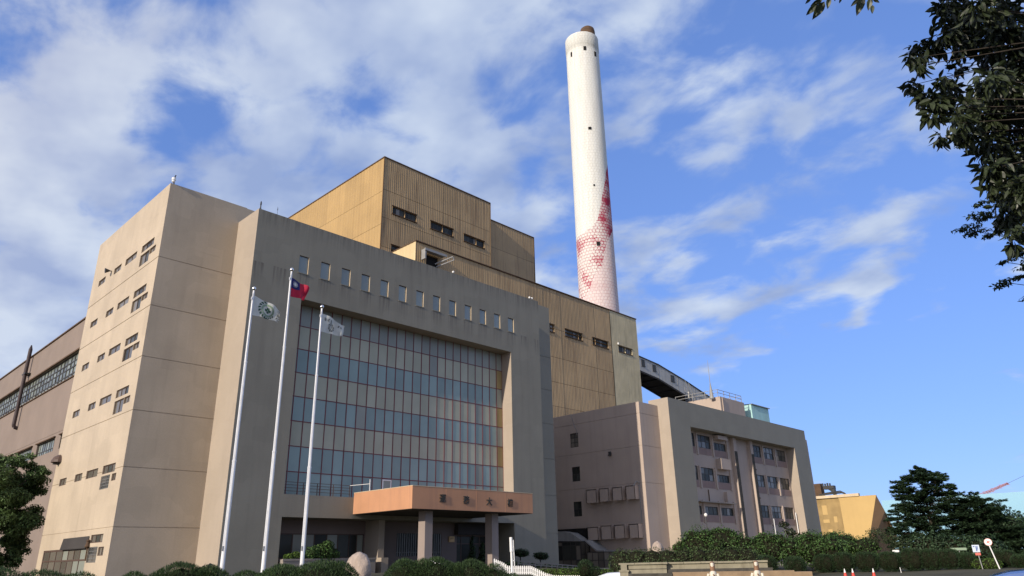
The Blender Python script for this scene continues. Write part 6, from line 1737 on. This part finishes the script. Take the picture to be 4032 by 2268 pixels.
# -- the two trees that hang into the picture at the upper right
LEAFV = None
def big_leaf_mesh():
    """one long oval leaf with a folded midrib, tip at +X, 14 triangles"""
    b = MB(); n = 5
    P = []
    for i in range(n + 1):
        u = i / n; w = .5 * math.sin(math.pi * u ** .82) ** .9 * .40; z = -.14 * u * u
        P.append(((u, w, z + .06 * w / .2), (u, 0, z - .01), (u, -w, z + .06 * w / .2)))
    for i in range(n):
        for k in (0, 1): b.poly((P[i][k], P[i + 1][k], P[i + 1][k + 1], P[i][k + 1]))
    me = bpy.data.meshes.new('leaf'); me.from_pydata(b.v, [], b.f); me.materials.append(M['leafdark'])
    return me, np.array(b.v), b.f
def overhanging_tree():
    BIG = [(8.47, 1.02, 8.0, 0.12), (9.02, 1.01, 8.13, 0.17), (8.7, 1.07, 7.8, 0.12), (9.09, 1.3, 7.96, 0.14), (9.11, 1.48, 7.98, 0.13), (8.1, 1.41, 7.28, 0.06), (8.02, 1.32, 7.09, 0.07), (9.45, 1.73, 7.77, 0.09), (8.45, 1.43, 6.92, 0.11), (8.42, 1.34, 6.73, 0.12), (9.79, 1.39, 7.67, 0.14), (8.85, 1.28, 7.31, 0.08), (9.53, 1.18, 7.78, 0.07), (8.9, 1.0, 7.67, 0.14), (9.2, 0.93, 8.15, 0.2), (8.34, 0.69, 7.64, 0.18), (9.2, 0.86, 7.87, 0.13), (9.63, 0.85, 7.82, 0.16), (9.02, 0.6, 7.67, 0.24), (9.42, 0.57, 8.2, 0.25), (9.29, 0.57, 7.47, 0.24), (8.18, 0.78, 6.68, 0.16), (9.41, 1.05, 7.23, 0.17), (9.14, 0.72, 7.05, 0.24), (8.57, 1.14, 6.67, 0.14), (8.08, 1.14, 6.27, 0.11), (9.53, 1.57, 6.92, 0.08), (8.87, 1.2, 6.51, 0.12), (9.34, 1.04, 6.87, 0.22), (9.64, 0.86, 6.92, 0.28), (9.32, 1.07, 6.49, 0.18), (9.72, 0.91, 6.52, 0.25), (8.75, 1.05, 5.94, 0.14), (9.49, 0.97, 6.08, 0.21), (8.83, 1.08, 5.74, 0.1), (9.72, 1.09, 5.85, 0.18), (9.62, 1.13, 5.65, 0.15), (8.22, 0.93, 4.96, 0.1), (8.28, 1.01, 4.86, 0.05), (8.37, 1.43, 6.63, 0.05), (9.78, 1.05, 8.88, 0.15), (8.84, 0.89, 5.6, 0.12)]
    SPRIG = [([7.69, 2.21, 8.42], [7.67, 2.28, 8.36]), ([7.72, 2.09, 8.34], [7.68, 2.23, 8.3]), ([7.7, 2.15, 8.3], [7.66, 2.29, 8.19]), ([7.73, 2.08, 8.3], [7.68, 2.23, 8.11]), ([7.74, 2.02, 8.33], [7.73, 2.06, 8.19]), ([7.75, 1.97, 8.3], [7.75, 1.97, 8.25]), ([7.77, 1.9, 8.26], [7.76, 1.93, 8.2]), ([7.81, 1.73, 8.16], [7.79, 1.82, 8.1]), ([7.82, 1.68, 8.17], [7.8, 1.78, 7.96]), ([7.84, 1.61, 8.12], [7.83, 1.66, 7.97]), ([7.84, 1.61, 8.01], [7.83, 1.63, 7.9]), ([7.84, 1.59, 8.09], [7.85, 1.54, 8.01])]
    base = Vector((10.4, -2.4, 0.0))
    t = thing('overhanging_tree', 'large-leaved dark tree hanging into the upper right corner', 'tree', base)
    me, lv, lf = big_leaf_mesh()
    rng = np.random.default_rng(5)
    cl = [(x, y, z, r * 1.05) for x, y, z, r in BIG]
    # the rest of the crown carries on beyond the frame towards its trunk
    for i in range(46):
        u = rng.random(); cl.append((9.3 + rng.normal() * .5, .25 - 2.4 * u + rng.normal() * .2, 5.2 + 4.2 * rng.random(), .42))
    # unseen boughs over the road, added above the picture to shade the crown
    for i in range(64):
        cl.append((rng.uniform(3.4, 6.4), rng.uniform(-.6, 2.9), 0.0, .5)); q = cl[-1]
        cl[-1] = (q[0], q[1], 8.35 + (7.6 - q[0]) * .42 + rng.uniform(-.15, .9), .5)
    # limbs
    seg = [((base.x, base.y, -.1), (10.2, -2.1, 3.4), .17, .14), ((10.2, -2.1, 3.4), (9.8, -1.2, 6.0), .13, .09), ((9.8, -1.2, 6.0), (9.6, -.4, 8.6), .08, .05)]
    hubs = [(10.0, -1.6, 4.6), (9.8, -1.2, 6.0), (9.7, -.8, 7.2), (9.6, -.4, 8.4)]
    for x, y, z, r in cl:
        h = min(hubs, key=lambda q: abs(q[2] - (z - .5)) + .3 * abs(q[1] - y))
        m1 = (h[0] * .45 + x * .55, h[1] * .45 + y * .55, h[2] * .45 + z * .55 + .08)
        if r < .4: seg.append((m1, (x, y, z), .009, .003))
        if r < .4 and x < 9.3:
            m0 = tuple((h[j] + m1[j]) / 2 + rng.uniform(-.18, .18) for j in range(3)); seg.append((h, m0, .009, .008)); seg.append((m0, m1, .008, .008))
    seg.append(((9.6, -.4, 8.6), (7.2, .4, 9.6), .06, .04)); seg.append(((7.2, .4, 9.6), (4.2, 1.2, 10.4), .04, .012)); seg.append(((9.6, -.4, 8.6), (8.6, 1.0, 8.75), .03, .015)); seg.append(((8.6, 1.0, 8.75), (7.75, 2.1, 8.48), .015, .006))
    stems('trunk', seg, M['bark'], t)
    C, T, Nn, L = [], [], [], []
    for x, y, z, r in cl:
        k = int(90 * (r / .15) ** 1.7) if r < .4 else 160
        for i in range(min(k, 420)):
            d = rng.normal(size=3); d /= np.linalg.norm(d)
            p = np.array((x, y, z)) + d * r * rng.random() ** .45 * np.array((1, 1, .92))
            tdir = d * .55 + np.array((0, 0, -.75)) + .45 * rng.normal(size=3); tdir /= np.linalg.norm(tdir)
            nn = np.array((0, 0, .55)) + .35 * d + .55 * rng.normal(size=3); nn -= tdir * (nn @ tdir); nn /= np.linalg.norm(nn) + 1e-9
            C.append(p); T.append(tdir); Nn.append(nn); L.append(rng.uniform(.085, .165))
    C, T, Nn, L = map(np.array, (C, T, Nn, L))
    # leaves that show largest (front of the outline, seen from the forecourt) are single parts
    dist = np.linalg.norm(C - np.array((0, 0, 2.0)), axis=1)
    az = np.degrees(np.arctan2(C[:, 0], C[:, 1]))
    score = dist + .06 * np.maximum(0, az - 78) - 2.0 * L + np.where(az > 86.5, 5, 0) + np.where(C[:, 0] < 7.3, 50, 0)
    order = np.argsort(score)
    one = order[:288]; rest = order[288:]
    def put(c, td, n_, l):
        o = link('leaf', me, t)
        b_ = np.cross(n_, td)
        mm = Matrix(((td[0] * l, b_[0] * l, n_[0] * l, c[0] - base.x), (td[1] * l, b_[1] * l, n_[1] * l, c[1] - base.y), (td[2] * l, b_[2] * l, n_[2] * l, c[2] - base.z), (0, 0, 0, 1)))
        o.matrix_basis = mm
    for i in one: put(C[i], T[i], Nn[i], L[i])
    for a, b in SPRIG:
        a, b = np.array(a), np.array(b); td = b - a; l = np.linalg.norm(td); td /= l
        vd = -a + np.array((0, 0, 2.0)); n_ = vd - td * (vd @ td) + .25 * rng.normal(size=3); n_ -= td * (n_ @ td); n_ /= np.linalg.norm(n_); put(a, td, n_, l * 1.02)
    # everything else: one part of massed leaves
    n = len(rest); V = np.empty((n, len(lv), 3)); B = np.cross(Nn[rest], T[rest])
    for q, p in enumerate(lv): V[:, q] = C[rest] + L[rest][:, None] * (T[rest] * p[0] + B * p[1] + Nn[rest] * p[2])
    V = V.reshape(-1, 3) - np.array(base); nv = len(lv)
    lp = np.concatenate([np.array([v for f in lf for v in f])[None, :] + (np.arange(n) * nv)[:, None]], axis=0).reshape(-1).astype(np.int32)
    m2 = bpy.data.meshes.new('foliage'); m2.vertices.add(len(V)); m2.vertices.foreach_set('co', V.astype(np.float32).ravel())
    m2.loops.add(len(lp)); m2.loops.foreach_set('vertex_index', lp); nf = n * len(lf)
    m2.polygons.add(nf); m2.polygons.foreach_set('loop_start', np.arange(0, 4 * nf, 4, dtype=np.int32))
    m2.materials.append(M['leafdark']); m2.update(calc_edges=True)
    tag(link('foliage', m2, t), kind='stuff')
overhanging_tree()
def feathery_tree():
    FINE = [(14.04, 1.98, 8.93, 0.21, 0.07), (13.61, 1.76, 8.57, 0.12, 0.06), (13.86, 2.02, 7.67, 0.14, 0.07), (13.71, 1.91, 7.37, 0.24, 0.11), (13.61, 2.21, 7.21, 0.2, 0.06), (13.96, 2.11, 7.2, 0.2, 0.05), (13.98, 1.94, 7.1, 0.16, 0.05), (14.46, 1.77, 6.78, 0.2, 0.06), (14.13, 1.88, 6.61, 0.12, 0.05), (14.46, 1.99, 6.35, 0.22, 0.05), (14.39, 1.78, 6.38, 0.12, 0.05), (14.57, 1.84, 6.04, 0.07, 0.08), (14.15, 1.59, 7.74, 0.28, 0.2), (13.45, 1.45, 8.17, 0.23, 0.15), (14.42, 1.55, 7.42, 0.24, 0.24), (14.55, 1.74, 6.56, 0.12, 0.08)]
    base = Vector((15.2, -1.6, 0.1))
    t = thing('feathery_tree', 'fine-leaved tree with flat feathery boughs behind the large-leaved tree', 'tree', base)
    rng = np.random.default_rng(8); rr = random.Random(8)
    bl = []; seg = [((base.x, base.y, -.1), (15.0, -1.0, 4.0), .2, .16), ((15.0, -1.0, 4.0), (14.8, -.5, 10.0), .15, .05)]
    extra = [(14.6 + rr.uniform(-.5, .5), 1.1 - 2.4 * rr.random(), 5.4 + 4.4 * rr.random(), .5, .2) for i in range(30)]
    for x, y, z, r, h in FINE + extra:
        seg.append(((14.9, -.8, max(3, z - 1.2)), (x, y, z), .02, .005))
        for i in range(5): bl.append((x + rr.uniform(-.5, .5) * r, y + rr.uniform(-.7, .7) * r, z + rr.uniform(-.5, .5) * h, r * .6, r * .6, h * .45))
    foliage('crown', bl, 30000, .072, M['leaffine'], t, aspect=.42, core=0, shell=.1, flat=.55, rnd=.6)
    stems('trunk', seg, M['bark'], t)
feathery_tree()
